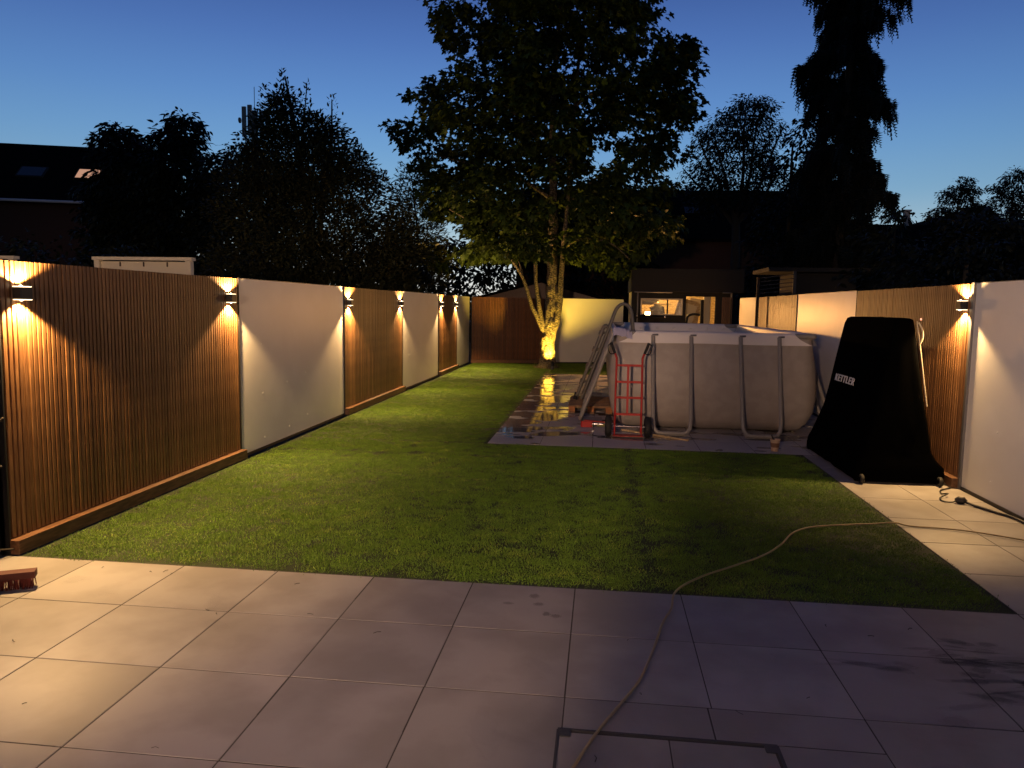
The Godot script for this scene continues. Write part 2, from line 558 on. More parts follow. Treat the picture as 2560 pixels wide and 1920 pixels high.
func ground() -> void:
	var st := new_st()
	quad(st, Vector3(-600, -0.06, 120), Vector3(-600, -0.06, -900), Vector3(600, -0.06, -900), Vector3(600, -0.06, 120))
	tag(piece("ground", done(st), M.soil, self), "", "", "", "structure")
	var p := thing("patio", "large pale square tiles laid in a grid in front of the lawn", "patio")
	tag(p, "", "", "", "structure")
	piece("bed", box_mesh(Vector3(-0.1, -0.0188, -1.5), Vector3(7.0, 0.035, 5.28)), M.mortar, p)
	piece("bed", box_mesh(Vector3(2.70, -0.0190, -6.32), Vector3(1.0, 0.035, 4.34)), M.mortar, p)
	var xs := [-3.555] + span(-2.985, 0.576, 10)
	xs.append(3.2)
	var zs := span(-4.13, 0.6, 9)
	# the tiles round the recessed cover are cut
	var xs_frame := Rect2(-0.2, -2.72, 0.95, 0.65)
	lay_tiles(p, xs, zs, M.tile, Rect2(-0.12, -2.93, 1.1, 0.6))
	# cut pieces round the frame and the tile set into it
	lay_tiles(p, [-0.105, 0.456], [-2.93, -2.70], M.tile)
	lay_tiles(p, [0.456, 1.047], [-2.93, -2.70], M.tile)
	lay_tiles(p, [0.67, 1.047], [-2.70, -2.33], M.tile)
	lay_tiles(p, [-0.115, 0.285], [-2.68, -2.33], M.tile)
	lay_tiles(p, [0.285, 0.655], [-2.68, -2.33], M.tile)
	lay_tiles(p, [2.205, 2.70, 3.2], span(-8.47, 0.62, 7), M.tile)
	# dark marks on the tiles
	var marks := [[1.86, -3.31, 0.085, 0.035, 0.5, 0.5], [-0.32, -3.98, 0.03, 0.035, 0.1, 0.26], [-0.45, -3.86, 0.03, 0.02, 0.1, 0.22], [-0.29, -3.87, 0.03, 0.025, 0.0, 0.26], [-0.24, -3.75, 0.02, 0.03, 0.0, 0.28], [-0.19, -3.73, 0.03, 0.025, 0.1, 0.25]]
	for k in 46:
		var f := rng.randf()
		marks.append([1.78 + rng.randfn(0.0, 0.26), -3.5 + rng.randfn(0.0, 0.13), rng.randf_range(0.04, 0.2), rng.randf_range(0.008, 0.035), rng.randf_range(-0.3, 0.35), 0.10 + 0.16 * f])
	for k in 14:
		marks.append([rng.randf_range(1.2, 2.4), rng.randf_range(-3.4, -2.6), rng.randf_range(0.03, 0.14), rng.randf_range(0.02, 0.06), rng.randf_range(-0.5, 0.5), 0.08 + 0.1 * rng.randf()])
	for k in 30:
		marks.append([rng.randf_range(-3.4, 2.2), rng.randf_range(-4.1, -1.4), rng.randf_range(0.03, 0.2), rng.randf_range(0.02, 0.1), rng.randf_range(-1.5, 1.5), 0.015 + 0.02 * rng.randf()])
	var nz := FastNoiseLite.new()
	nz.seed = 4
	nz.frequency = 1.6
	for a in marks:
		for layer in 2:
			var stn := new_st()
			var k0: float = 1.0 - 0.28 * layer
			var ring := []
			for k in 26:
				var an := TAU * k / 26
				var r := k0 * (1.0 + 0.55 * nz.get_noise_3d(cos(an) * 1.2 + a[0] * 7.0, sin(an) * 1.2 + layer * 0.5, a[1] * 3.0))
				var v := Vector2(cos(an) * a[2] * r, sin(an) * a[3] * r).rotated(a[4])
				ring.append(Vector3(a[0] + v.x, 0.0012 + 0.0006 * layer + 0.00003 * (marks.find(a) % 20), a[1] + v.y))
			for k in range(1, 25):
				for v in [ring[0], ring[k], ring[k + 1]]: stn.add_vertex(v)
			var sm := mat(0.05, 0.04, 0.035, 0.6)
			sm.transparency = BaseMaterial3D.TRANSPARENCY_ALPHA
			sm.albedo_color.a = a[5] * 0.5
			piece("stain", done(stn), sm, p)
	# bits of dry grass and twig blown over the tiles
	var ds := new_st()
	for k in 26:
		var q0 := Vector3(rng.randf_range(-3.2, 2.3), 0.004, -1.6 - 2.5 * pow(rng.randf(), 0.7))
		var an := rng.randf_range(0, TAU)
		var ln := rng.randf_range(0.006, 0.02)
		var dv := Vector3(cos(an), 0, sin(an)) * ln
		var sv := Vector3(-sin(an), 0, cos(an)) * ln * rng.randf_range(-0.5, 0.5)
		add_tube(ds, [q0 - dv, q0 + sv + Vector3(0, 0.003, 0), q0 + dv], rng.randf_range(0.001, 0.0018), 4)
	piece("debris", done(ds), M.dark_bark, p, Vector3.ZERO, "stuff")
	# pool terrace
	var q := thing("pool_terrace", "wet pale tiles under and beside the pool", "patio")
	tag(q, "", "", "", "structure")
	piece("bed", box_mesh(Vector3(0.97, -0.0188, -13.1), Vector3(4.46, 0.035, 9.24)), M.mortar, q)
	lay_tiles(q, [-1.255, -0.66, -0.065], span(-17.68, 0.613, 14), [M.wet_tile[0]])
	lay_tiles(q, [-1.255, -0.66, -0.065, 0.53, 1.125, 1.72, 2.32, 2.76, 3.2], [-9.098, -8.485], [M.wet_tile[2]])
	lay_tiles(q, [-0.065, 0.53, 1.125, 1.72, 2.32, 2.76, 3.2], span(-17.68, 0.613, 14), [M.wet_tile[1]])
	# recessed cover frame
	var f := thing("access_cover", "metal edged recessed cover set into the front patio, tiled inside", "access cover", Vector3(-0.115, 0, -2.69))
	piece("edge_bar", box_mesh(Vector3(0.39, 0.001, -0.004), Vector3(0.79, 0.006, 0.011)), M.dull_metal, f)
	piece("edge_bar", box_mesh(Vector3(-0.003, 0.001, 0.29), Vector3(0.011, 0.0065, 0.576)), M.dull_metal, f)
	piece("edge_bar", box_mesh(Vector3(0.783, 0.001, 0.29), Vector3(0.011, 0.0065, 0.576)), M.dull_metal, f)
	for x in [0.023, 0.757]:
		piece("corner_plate", prism_mesh(chamfered(0.042, 0.042, 0.004), 0.0, 0.0045), M.dull_metal, f, Vector3(x, 0, 0.024))

func fences() -> void:
	var L := "panels of the left fence"
	var R := "panels of the right fence"
	var x := -3.53
	var v := func(z): return Vector3(x, 0, z)
	slat_panel("tall timber slatted panel nearest the camera on the left fence, two wall lights on it", v.call(-4.13), v.call(-7.155), 73, L)
	render_panel("wide white rendered panel dotted with screws between the nearest two slatted panels on the left", v.call(-7.16), v.call(-10.24), L, [Vector2(0.5, 1.12), Vector2(0.52, 0.60), Vector2(1.15, 0.66), Vector2(1.7, 0.72), Vector2(0.55, 0.12), Vector2(1.2, 0.14), Vector2(1.75, 0.2), Vector2(2.3, 0.15), Vector2(2.6, 1.2)])
	slat_panel("timber slatted panel second from the camera on the left fence", v.call(-10.245), v.call(-13.37), 73, L)
	render_panel("white rendered panel between the second and third slatted panels on the left", v.call(-13.375), v.call(-16.42), L, [Vector2(0.5, 1.1), Vector2(0.5, 0.62), Vector2(1.9, 0.15)])
	slat_panel("narrow timber slatted panel at the far end of the left fence", v.call(-16.425), v.call(-18.55), 50, L)
	render_panel("short white rendered panel in the far left corner", v.call(-18.555), v.call(-20.38), L, [])
	for a in [[-4.29, "black up and down wall light nearest the camera, on the left fence"], [-6.93, "black up and down wall light at the far end of the nearest left slatted panel"], [-10.40, "black up and down wall light at the near end of the second left slatted panel"], [-13.16, "black up and down wall light at the far end of the second left slatted panel"], [-16.62, "black up and down wall light at the near end of the farthest left slatted panel"], [-18.33, "black up and down wall light farthest from the camera on the left fence"]]:
		wall_light(Vector3(x + 0.001, 1.588 - (0.02 if a[0] < -10 else 0.0), a[0]), 1.0, a[1], 6.0, 0.5 if a[0] > -5.0 else 1.05)
	# back fence, a little askew
	var B := "panels of the back fence"
	var a0 := Vector3(-3.5, 0, -20.4)
	var a1 := Vector3(-1.55, 0, -20.95)
	var a2 := Vector3(-1.45, 0, -20.98)
	var a3 := Vector3(0.6, 0, -21.75)
	slat_panel("red brown slatted panel of the back fence, left of the tree trunk", a0, a1, 46, B, M.red_slat)
	render_panel("white rendered panel of the back fence lit yellow, right of the tree trunk", a2, a3, B)
	# right fence runs towards the camera
	var xr := 3.2
	FH = 1.82
	var w := func(z): return Vector3(xr, 0, z)
	render_panel("white rendered panel nearest the camera on the right fence", w.call(-7.09), w.call(0.9), R, [Vector2(0.55, 0.6), Vector2(0.5, 0.18)])
	slat_panel("timber slatted panel with a wall light behind the black table cover on the right", w.call(-10.19), w.call(-7.10), 73, R)
	render_panel("white rendered panel glowing warm behind the pool on the right", w.call(-13.17), w.call(-10.195), R)
	slat_panel("weathered timber slatted panel far along the right fence behind the pool", w.call(-16.28), w.call(-13.175), 73, R)
	render_panel("narrow white rendered panel at the far end of the right fence", w.call(-18.55), w.call(-16.285), R)
	wall_light(Vector3(xr - 0.001, 1.628, -7.22), -1.0, "black up and down wall light on the right fence", 4.4, 0.6)
	tag(piece("fence_post", box_mesh(Vector3(3.228, 0.9125, -7.095), Vector3(0.075, 1.825, 0.035)), M.grey_trim, self), "grey metal post between the white panel and slats on the right", "fence post")
	tag(piece("indicator_light", lathe_mesh([Vector2(0, 0.012), Vector2(0.01, 0.008), Vector2(0.012, 0)], Transform3D(Basis(Vector3.BACK, PI / 2), Vector3.ZERO), 10), glow(1.0, 0.4, 0.25, 1.6), self, Vector3(3.197, 1.49, -8.15)), "tiny pink indicator lamp on the slats above the black cover", "indicator")

# ---------------------------------------------------------------- pool
func round_rect(x0: float, x1: float, z0: float, z1: float, r: float, n := 6) -> Array:
	var out := []
	var cs := [Vector2(x1 - r, z1 - r), Vector2(x0 + r, z1 - r), Vector2(x0 + r, z0 + r), Vector2(x1 - r, z0 + r)]
	for k in 4:
		for i in n + 1:
			var a := PI / 2 * k + PI / 2 * i / n
			out.append(cs[k] + Vector2(cos(a), sin(a)) * r)
	return out

const PX0 := 0.2
const PX1 := 2.63
const PZ0 := -15.4
const PZ1 := -9.9
func pool() -> void:
	var t := thing("frame_pool", "large rectangular above ground pool with a pale grey liner and tube frame", "swimming pool")
	# liner: bulging wall turned in at the floor
	var prof := [[0.0, 1.20], [0.02, 1.1], [0.05, 0.95], [0.08, 0.78], [0.095, 0.6], [0.09, 0.42], [0.06, 0.27], [0.0, 0.14], [-0.09, 0.05], [-0.2, 0.012]]
	var rings := []
	for p in prof:
		var o: float = p[0]
		var ring := []
		for q in round_rect(PX0 - o, PX1 + o, PZ0 - o, PZ1 + o, 0.1 + maxf(o, -0.05) * 1.5):
			var w: float = (0.006 * sin(q.x * 19.0 + q.y * 17.0) + 0.004 * sin(q.x * 47.0 + p[1] * 6.0)) * (1.2 - p[1])
			ring.append(Vector3(q.x + w, p[1], q.y + w))
		rings.append(ring)
	var st := new_st()
	st.set_smooth_group(0)
	var n: int = rings[0].size()
	for i in rings.size() - 1:
		for k in n:
			quad(st, rings[i][k], rings[i + 1][k], rings[i + 1][(k + 1) % n], rings[i][(k + 1) % n])
	piece("liner", done(st), M.liner, t)
	# inside
	var si := new_st()
	si.set_smooth_group(0)
	var top := round_rect(PX0 + 0.01, PX1 - 0.01, PZ0 + 0.01, PZ1 - 0.01, 0.09)
	var low := round_rect(PX0 - 0.06, PX1 + 0.06, PZ0 - 0.06, PZ1 + 0.06, 0.15)
	for k in n:
		var k2 := (k + 1) % n
		quad(si, Vector3(top[k].x, 1.2, top[k].y), Vector3(top[k2].x, 1.2, top[k2].y), Vector3(low[k2].x, 0.5, low[k2].y), Vector3(low[k].x, 0.5, low[k].y))
	piece("inner_wall", done(si), M.pool_inside, t)
	var water := mat(0.05, 0.09, 0.13, 0.04)
	var fl := new_st()
	for k in range(1, n - 1):
		for q in [low[0], low[k], low[k + 1]]: fl.add_vertex(Vector3(q.x, 0.6, q.y))
	piece("water", done(fl), water, t)
	# rails and sleeves, one to a side
	var cs := [Vector3(PX0, 1.235, PZ1), Vector3(PX1, 1.235, PZ1), Vector3(PX1, 1.235, PZ0), Vector3(PX0, 1.235, PZ0)]
	for k in 4:
		var a: Vector3 = cs[k]
		var b: Vector3 = cs[(k + 1) % 4]
		var d := (b - a).normalized()
		var out := Vector3(-d.z, 0, d.x)   # outwards
		if k == 0: out = Vector3(0, 0, 1)
		if k == 1: out = Vector3(1, 0, 0)
		if k == 2: out = Vector3(0, 0, -1)
		if k == 3: out = Vector3(-1, 0, 0)
		piece("rail", tube_mesh([a + d * 0.03, b - d * 0.03], 0.028, 12), M.pool_tube, t)
		var ss := new_st()
		ss.set_smooth_group(0)
		var length := a.distance_to(b)
		# profile round the rail, then down outside; the ends are cut in a curve round the corner joints
		var pr := [[-0.036, -0.12], [-0.036, 0.0], [-0.026, 0.024], [0.0, 0.036], [0.026, 0.025], [0.037, 0.0], [0.04, -0.04], [0.045, -0.08], [0.05, -0.115]]
		var inset := [0.06, 0.24, 0.24, 0.24, 0.235, 0.215, 0.17, 0.10, 0.02]
		var m := 40
		for i in m:
			for j in pr.size() - 1:
				var g := func(jj: int, ii: int) -> Vector3:
					var e: float = inset[jj]
					var s := e + (length - 2.0 * e) * ii / m
					var sag := 0.004 * sin(s * 9.0) * (1.0 if jj > 5 else 0.3)
					return a + d * s + out * (pr[jj][0] + sag) + Vector3(0, pr[jj][1] - 0.003 * sin(s * 4.2), 0)
				var q0: Vector3 = g.call(j, i)
				var q1: Vector3 = g.call(j + 1, i)
				var q2: Vector3 = g.call(j + 1, i + 1)
				var q3: Vector3 = g.call(j, i + 1)
				quad(ss, q0, q3, q2, q1)
		piece("sleeve", done(ss), M.sleeve, t)
		piece("corner_joint", tube_mesh(smooth_path([a + d * 0.22, a + d * 0.06, a - d * 0.0 + out * 0.0, a + (cs[(k + 3) % 4] - a).normalized() * 0.06, a + (cs[(k + 3) % 4] - a).normalized() * 0.22], 5), 0.034, 12), M.pool_tube, t)
	# U shaped legs: (side, two places along it)
	var legs := [["front", 0.655, 1.13], ["front", 1.735, 2.205], ["left", -10.35, -10.85], ["left", -11.35, -11.75], ["left", -13.5, -14.0], ["right", -10.5, -11.0], ["right", -12.0, -12.5], ["right", -13.5, -14.0]]
	for l in legs:
		var f := func(s: float, h: float, o: float) -> Vector3:
			if l[0] == "front": return Vector3(s, h, PZ1 + o)
			if l[0] == "left": return Vector3(PX0 - o, h, s)
			return Vector3(PX1 + o, h, s)
		var p0: float = l[1]
		var p1: float = l[2]
		var sgn := signf(p1 - p0)
		var path := [f.call(p0, 1.215, 0.045), f.call(p0 + 0.004 * sgn, 0.6, 0.25), f.call(p0 + 0.008 * sgn, 0.2, 0.40), f.call(p0 + 0.02 * sgn, 0.095, 0.435), f.call(p0 + 0.055 * sgn, 0.045, 0.45), f.call(p0 + 0.11 * sgn, 0.032, 0.455), f.call(p1 - 0.11 * sgn, 0.032, 0.455), f.call(p1 - 0.055 * sgn, 0.045, 0.45), f.call(p1 - 0.02 * sgn, 0.095, 0.435), f.call(p1 - 0.008 * sgn, 0.2, 0.40), f.call(p1 - 0.004 * sgn, 0.6, 0.25), f.call(p1, 1.215, 0.045)]
		piece("leg", tube_mesh(path, 0.0255, 12), M.pool_tube, t)
		var c: Vector3 = f.call((p0 + p1) / 2, 0.006, 0.30)
		var sz := Vector3(absf(p1 - p0) * 0.75, 0.012, 0.28) if l[0] == "front" else Vector3(0.28, 0.012, absf(p1 - p0) * 0.75)
		piece("foot_mat", box_mesh(c, sz), M.liner_mat, t)
		for s in [p0, p1]:
			var hole: Vector3 = f.call(s, 1.222, 0.052)
			var hm := new_st()
			var bs := Basis.IDENTITY if l[0] == "front" else Basis(Vector3.UP, PI / 2)
			add_tube(hm, [hole + bs * Vector3(-0.012, 0.0, -0.004), hole + bs * Vector3(0.062, 0.004, -0.006)], 0.012, 8)
			piece("leg_slot", done(hm), M.grey_trim, t)
	# rivets on the far sleeve, seen across the water
	for k in 7:
		piece("plug", lathe_mesh([Vector2(0, 0.012), Vector2(0.022, 0.008), Vector2(0.03, 0)], Transform3D(Basis(Vector3.RIGHT, PI / 2), Vector3.ZERO), 12), M.sleeve, t, Vector3(0.45 + k * 0.32, 1.175, PZ0 + 0.05))

func pool_things() -> void:
	# sack truck standing against the front of the pool
	var t := thing("hand_truck", "red tubular hand truck with black tyres standing against the pool", "hand truck", Vector3(0.35, 0, -9.27))
	var f := func(x: float, y: float, z := 0.0) -> Vector3: return Vector3(x, y, -0.12 * y + z)
	for s in [-1.0, 1.0]:
		piece("side_tube", tube_mesh(smooth_path([f.call(s * 0.158, 0.05), f.call(s * 0.158, 0.5), f.call(s * 0.155, 0.9), f.call(s * 0.16, 0.96), f.call(s * 0.185, 1.02)], 4), 0.0135, 10), M.red, t)
		var h := piece("grip", tube_mesh([f.call(s * 0.178, 1.0), f.call(s * 0.205, 1.07), f.call(s * 0.228, 1.135)], [0.017, 0.018, 0.016], 10), M.rubber, t)
		piece("knuckle_guard", tube_mesh(smooth_path([f.call(s * 0.226, 1.125, 0.01), f.call(s * 0.262, 1.10, 0.02), f.call(s * 0.258, 1.05, 0.02), f.call(s * 0.235, 1.0, 0.02), f.call(s * 0.19, 1.0, 0.01)], 4), 0.0065, 8), M.rubber, t)
		var wx: float = s * 0.235
		var w := Node3D.new()
		w.name = "wheel"
		t.add_child(w, true)
		w.position = Vector3(wx, 0.128, 0.02)
		var turn := Transform3D(Basis(Vector3.BACK, PI / 2), Vector3.ZERO)
		piece("tyre", lathe_mesh([Vector2(0.07, -0.036), Vector2(0.1, -0.041), Vector2(0.12, -0.032), Vector2(0.128, -0.012), Vector2(0.128, 0.012), Vector2(0.12, 0.032), Vector2(0.1, 0.041), Vector2(0.07, 0.036)], turn, 28), M.rubber, w)
		piece("rim", lathe_mesh([Vector2(0.0, -0.03), Vector2(0.03, -0.03), Vector2(0.035, -0.015), Vector2(0.075, -0.02), Vector2(0.075, 0.02), Vector2(0.035, 0.015), Vector2(0.03, 0.03), Vector2(0, 0.03)], turn, 20), M.red, w)
	for y in [0.27, 0.47, 0.66, 0.86]:
		piece("cross_bar", box_mesh(f.call(0.0, y), Vector3(0.315, 0.028, 0.012)), M.red, t)
	piece("centre_bar", box_mesh(f.call(-0.012, 0.565, -0.013), Vector3(0.028, 0.60, 0.01), Basis(Vector3.RIGHT, -0.12)), M.red, t)
	piece("axle", tube_mesh([Vector3(-0.22, 0.128, 0.02), Vector3(0.22, 0.128, 0.02)], 0.009, 8), M.steel, t)
	piece("toe_plate", box_mesh(Vector3(0, 0.022, 0.035), Vector3(0.36, 0.008, 0.13)), M.red, t)
	for s in [-1.0, 1.0]:
		piece("brace", tube_mesh([f.call(s * 0.158, 0.3), Vector3(s * 0.16, 0.13, 0.05), Vector3(s * 0.16, 0.03, 0.04)], 0.009, 8), M.red, t)
	# pallet
	var p := thing("wooden_pallet", "low wooden pallet on the wet tiles under the foot of the pool ladder", "pallet", Vector3(-0.14, 0, -11.68))
	for z in [-0.55, 0.0, 0.5]:
		for x in [-0.26, 0.02, 0.28]:
			piece("block", box_mesh(Vector3(x, 0.07, z), Vector3(0.095, 0.078, 0.10)), M.pallet_block, p)
	for x in [-0.26, 0.02, 0.28]:
		piece("bottom_board", box_mesh(Vector3(x, 0.0205, -0.02), Vector3(0.10, 0.02, 1.18)), M.pallet, p)
	for k in 7:
		var b := piece("top_board", box_mesh(Vector3.ZERO, Vector3(0.66, 0.02, 0.105)), M.pallet, p, Vector3(0.01 + rng.randf_range(-0.01, 0.01), 0.1215, -0.54 + 0.178 * k))
		b.rotation.y = rng.randf_range(-0.01, 0.01)
	for z in [-0.55, 0.0, 0.5]:
		piece("stringer", box_mesh(Vector3(0.01, 0.0445 + 0.055, z), Vector3(0.64, 0.018, 0.09)), M.pallet, p)
	# pool ladder
	var l := thing("pool_ladder", "grey tube pool ladder with hooped handrails leaning over the left pool wall", "ladder")
	for z in [-11.82, -12.25]:
		piece("outer_rail", tube_mesh(smooth_path([Vector3(-0.37, 0.135, z), Vector3(-0.09, 0.9, z), Vector3(0.02, 1.22, z), Vector3(0.06, 1.27, z), Vector3(0.09, 1.26, z)], 5), 0.026, 10), M.ladder, l)
		piece("handrail", tube_mesh(smooth_path([Vector3(-0.28, 0.135, z - 0.05), Vector3(0.02, 0.97, z - 0.05), Vector3(0.14, 1.31, z - 0.05), Vector3(0.215, 1.52, z - 0.05), Vector3(0.29, 1.605, z - 0.05), Vector3(0.37, 1.605, z - 0.05), Vector3(0.435, 1.53, z - 0.05), Vector3(0.475, 1.32, z - 0.05), Vector3(0.52, 0.8, z - 0.05)], 6), 0.024, 10), M.ladder, l)
		piece("foot_cap", tube_mesh([Vector3(-0.38, 0.132, z), Vector3(-0.365, 0.19, z)], 0.034, 10), M.rubber, l)
		for y in [0.39, 0.64, 0.9, 1.16]:
			piece("bracket", tube_mesh([Vector3(-0.37 + (y - 0.135) * 0.366 - 0.017, y - 0.025, z), Vector3(-0.37 + (y - 0.135) * 0.366 + 0.003, y + 0.03, z)], 0.036, 10), M.ladder, l)
	for y in [0.39, 0.64, 0.9, 1.16]:
		piece("step", box_mesh(Vector3(-0.365 + (y - 0.135) * 0.366 + 0.02, y, -12.035), Vector3(0.08, 0.025, 0.42)), M.ladder, l)
	# red squeegee lying by the wheels
	var s := thing("floor_squeegee", "red floor tool with a metal bar lying beside the left tyre", "floor tool", Vector3(-0.08, 0, -9.93), 0.1)
	piece("head", prism_mesh(chamfered(0.15, 0.075, 0.012), 0.0, 0.075), M.red, s, Vector3(-0.08, 0.003, 0.0))
	piece("blade", box_mesh(Vector3(0.04, 0.075, -0.02), Vector3(0.3, 0.012, 0.06), Basis(Vector3.BACK, -0.08)), M.red, s)
	piece("bar", tube_mesh([Vector3(-0.01, 0.045, 0.03), Vector3(0.13, 0.05, 0.05)], 0.011, 8), M.steel, s)
	# strip of wood on the tiles
	tag(piece("wood_strip", box_mesh(Vector3(0.675, 0.012, -9.415), Vector3(1.0, 0.02, 0.028), Basis(Vector3.UP, -0.70)), M.cream_board, self), "thin pale wood strip lying on the tiles under the hand truck", "wood strip")
	# paint pot
	var c := thing("paint_pot", "small tub with a brush standing on the terrace edge by the pool leg", "pot", Vector3(1.95, 0, -8.66))
	piece("tub", lathe_mesh([Vector2(0, 0.004), Vector2(0.038, 0.0), Vector2(0.045, 0.06), Vector2(0.054, 0.125), Vector2(0.059, 0.132), Vector2(0.056, 0.135), Vector2(0.05, 0.125), Vector2(0.042, 0.06), Vector2(0, 0.05)], Transform3D.IDENTITY, 24), mat(0.62, 0.45, 0.3, 0.5), c)
	piece("paint_band", lathe_mesh([Vector2(0.0438, 0.045), Vector2(0.0508, 0.095)], Transform3D.IDENTITY, 24), mat(0.22, 0.11, 0.06, 0.5), c)
	piece("brush", tube_mesh([Vector3(0.01, 0.06, 0), Vector3(-0.02, 0.13, 0.0), Vector3(-0.042, 0.18, 0.0)], [0.016, 0.010, 0.007], 8), M.dark_bark, c)
	# crumpled cloth hung over the pool corner
	var cl := thing("crumpled_cloth", "crumpled pale lilac cloth hung over the front left corner of the pool", "cloth", Vector3(0.21, 1.265, -9.93))
	var cs := new_st()
	cs.set_smooth_group(0)
	var nz := FastNoiseLite.new()
	nz.seed = 12
	nz.frequency = 9.0
	var g := func(i: int, k: int) -> Vector3:
		var u := float(i) / 20.0
		var w := float(k) / 12.0
		var x := -0.06 + 0.24 * u
		var over := (w - 0.45) * 0.26
		var y := 0.035 - 2.6 * over * over - maxf(0.0, w - 0.6) * 0.12
		var q := Vector3(x, y - 0.05 * u * u, over)
		return q + Vector3(0, 0.022 * nz.get_noise_2d(u * 0.8, w * 0.9) + 0.01, 0.02 * nz.get_noise_2d(u + 3.0, w))
	for i in 20:
		for k in 12:
			quad(cs, g.call(i, k), g.call(i + 1, k), g.call(i + 1, k + 1), g.call(i, k + 1))
	piece("fabric", done(cs), mat(0.6, 0.57, 0.68, 0.7), cl)

# ---------------------------------------------------------------- table under its cover
func table_cover() -> void:
	var t := thing("covered_games_table", "tall folded table under a black fabric cover with a white printed word", "covered table")
	var prof := [[0.02, 2.345, 3.105, -7.17, -8.86], [0.09, 2.335, 3.12, -7.165, -8.87], [0.16, 2.345, 3.115, -7.17, -8.86], [0.22, 2.365, 3.06, -7.18, -8.83], [0.3, 2.40, 3.01, -7.19, -8.81], [0.54, 2.47, 2.955, -7.205, -8.80], [0.8, 2.525, 2.905, -7.22, -8.79], [1.1, 2.58, 2.855, -7.235, -8.785], [1.3, 2.61, 2.82, -7.24, -8.77], [1.44, 2.63, 2.80, -7.25, -8.75], [1.49, 2.645, 2.79, -7.26, -8.72], [1.505, 2.67, 2.77, -7.29, -8.69]]
	var nz := FastNoiseLite.new()
	nz.seed = 5
	nz.frequency = 1.3
	var rings := []
	for p in prof:
		var base := round_rect(p[1], p[2], p[4], p[3], 0.035, 3)
		var pts := []
		for i in base.size():
			var a: Vector2 = base[i]
			var b: Vector2 = base[(i + 1) % base.size()]
			var m := maxi(1, int(a.distance_to(b) / 0.08))
			if a.distance_to(b) < 0.05: m = 1
			pts.append([a, b, m])
		rings.append(pts)
	var full := []
	for r in rings.size():
		var out := []
		for i in rings[r].size():
			var m: int = rings[0][i][2]
			for k in m:
				var q: Vector2 = rings[r][i][0].lerp(rings[r][i][1], float(k) / m)
				var y: float = prof[r][0]
				var amp := 0.022 * (1.25 - y * 0.7)
				var w: float = amp * nz.get_noise_3d(q.x * 3.0, y * 0.7, q.y * 3.0)
				out.append(Vector3(q.x + w, y + 0.012 * nz.get_noise_2d(q.x * 2.0, q.y * 2.0 + 9.0), q.y + w))
		full.append(out)
	var st := new_st()
	st.set_smooth_group(0)
	var n: int = full[0].size()
	for r in full.size() - 1:
		for k in n:
			var k2 := (k + 1) % n
			quad(st, full[r][k], full[r + 1][k], full[r + 1][k2], full[r][k2])
	var c := Vector3.ZERO
	for v in full[-1]: c += v / n
	for k in n:
		for v in [full[-1][k], c + Vector3(0, 0.004, 0), full[-1][(k + 1) % n]]: st.add_vertex(v)
	piece("cover", done(st), M.cover, t)
	# printed word on the long side
	var tm := TextMesh.new()
	tm.text = "KETTLER"
	var sf := SystemFont.new()
	sf.font_names = PackedStringArray(["Droid Sans"])
	sf.font_weight = 800
	tm.font = sf
	tm.font_size = 64
	tm.pixel_size = 0.0022
	tm.depth = 0.004
	var word := piece("printed_word", tm, M.print, t, Vector3(2.505, 0.86, -8.2))
	var yv := Vector3(0.2, 1, 0).normalized()
	var xv := Vector3(0, 0.0, 1)
	word.basis = Basis(xv, yv, xv.cross(yv)) * Basis.from_scale(Vector3(1.12, 0.72, 1))
	# pale edge of the table where the cover gapes on the wall side
	piece("table_edge", tube_mesh(smooth_path([Vector3(2.815, 1.47, -7.225), Vector3(2.845, 1.40, -7.21), Vector3(2.85, 1.33, -7.21), Vector3(2.835, 1.28, -7.215)], 4), 0.007, 6), M.cream, t)
	piece("table_edge", tube_mesh(smooth_path([Vector3(2.80, 1.48, -7.225), Vector3(2.845, 1.2, -7.212), Vector3(2.885, 0.95, -7.205), Vector3(2.925, 0.72, -7.2)], 4), 0.005, 6), M.cream, t)
	var turn := Transform3D(Basis(Vector3.BACK, PI / 2), Vector3.ZERO)
	for q in [Vector3(2.385, 0.045, -7.15), Vector3(3.06, 0.045, -7.15), Vector3(2.36, 0.045, -8.84), Vector3(3.07, 0.045, -8.84)]:
		var w := Node3D.new()
		w.name = "caster"
		t.add_child(w, true)
		w.position = q
		piece("tyre", lathe_mesh([Vector2(0.02, -0.016), Vector2(0.04, -0.016), Vector2(0.045, -0.008), Vector2(0.045, 0.008), Vector2(0.04, 0.016), Vector2(0.02, 0.016)], turn, 18), M.rubber, w)
		piece("hub_cap", lathe_mesh([Vector2(0.0, -0.018), Vector2(0.014, -0.018), Vector2(0.02, -0.012)], turn, 14), M.steel, w, Vector3(0, 0, 0.03))

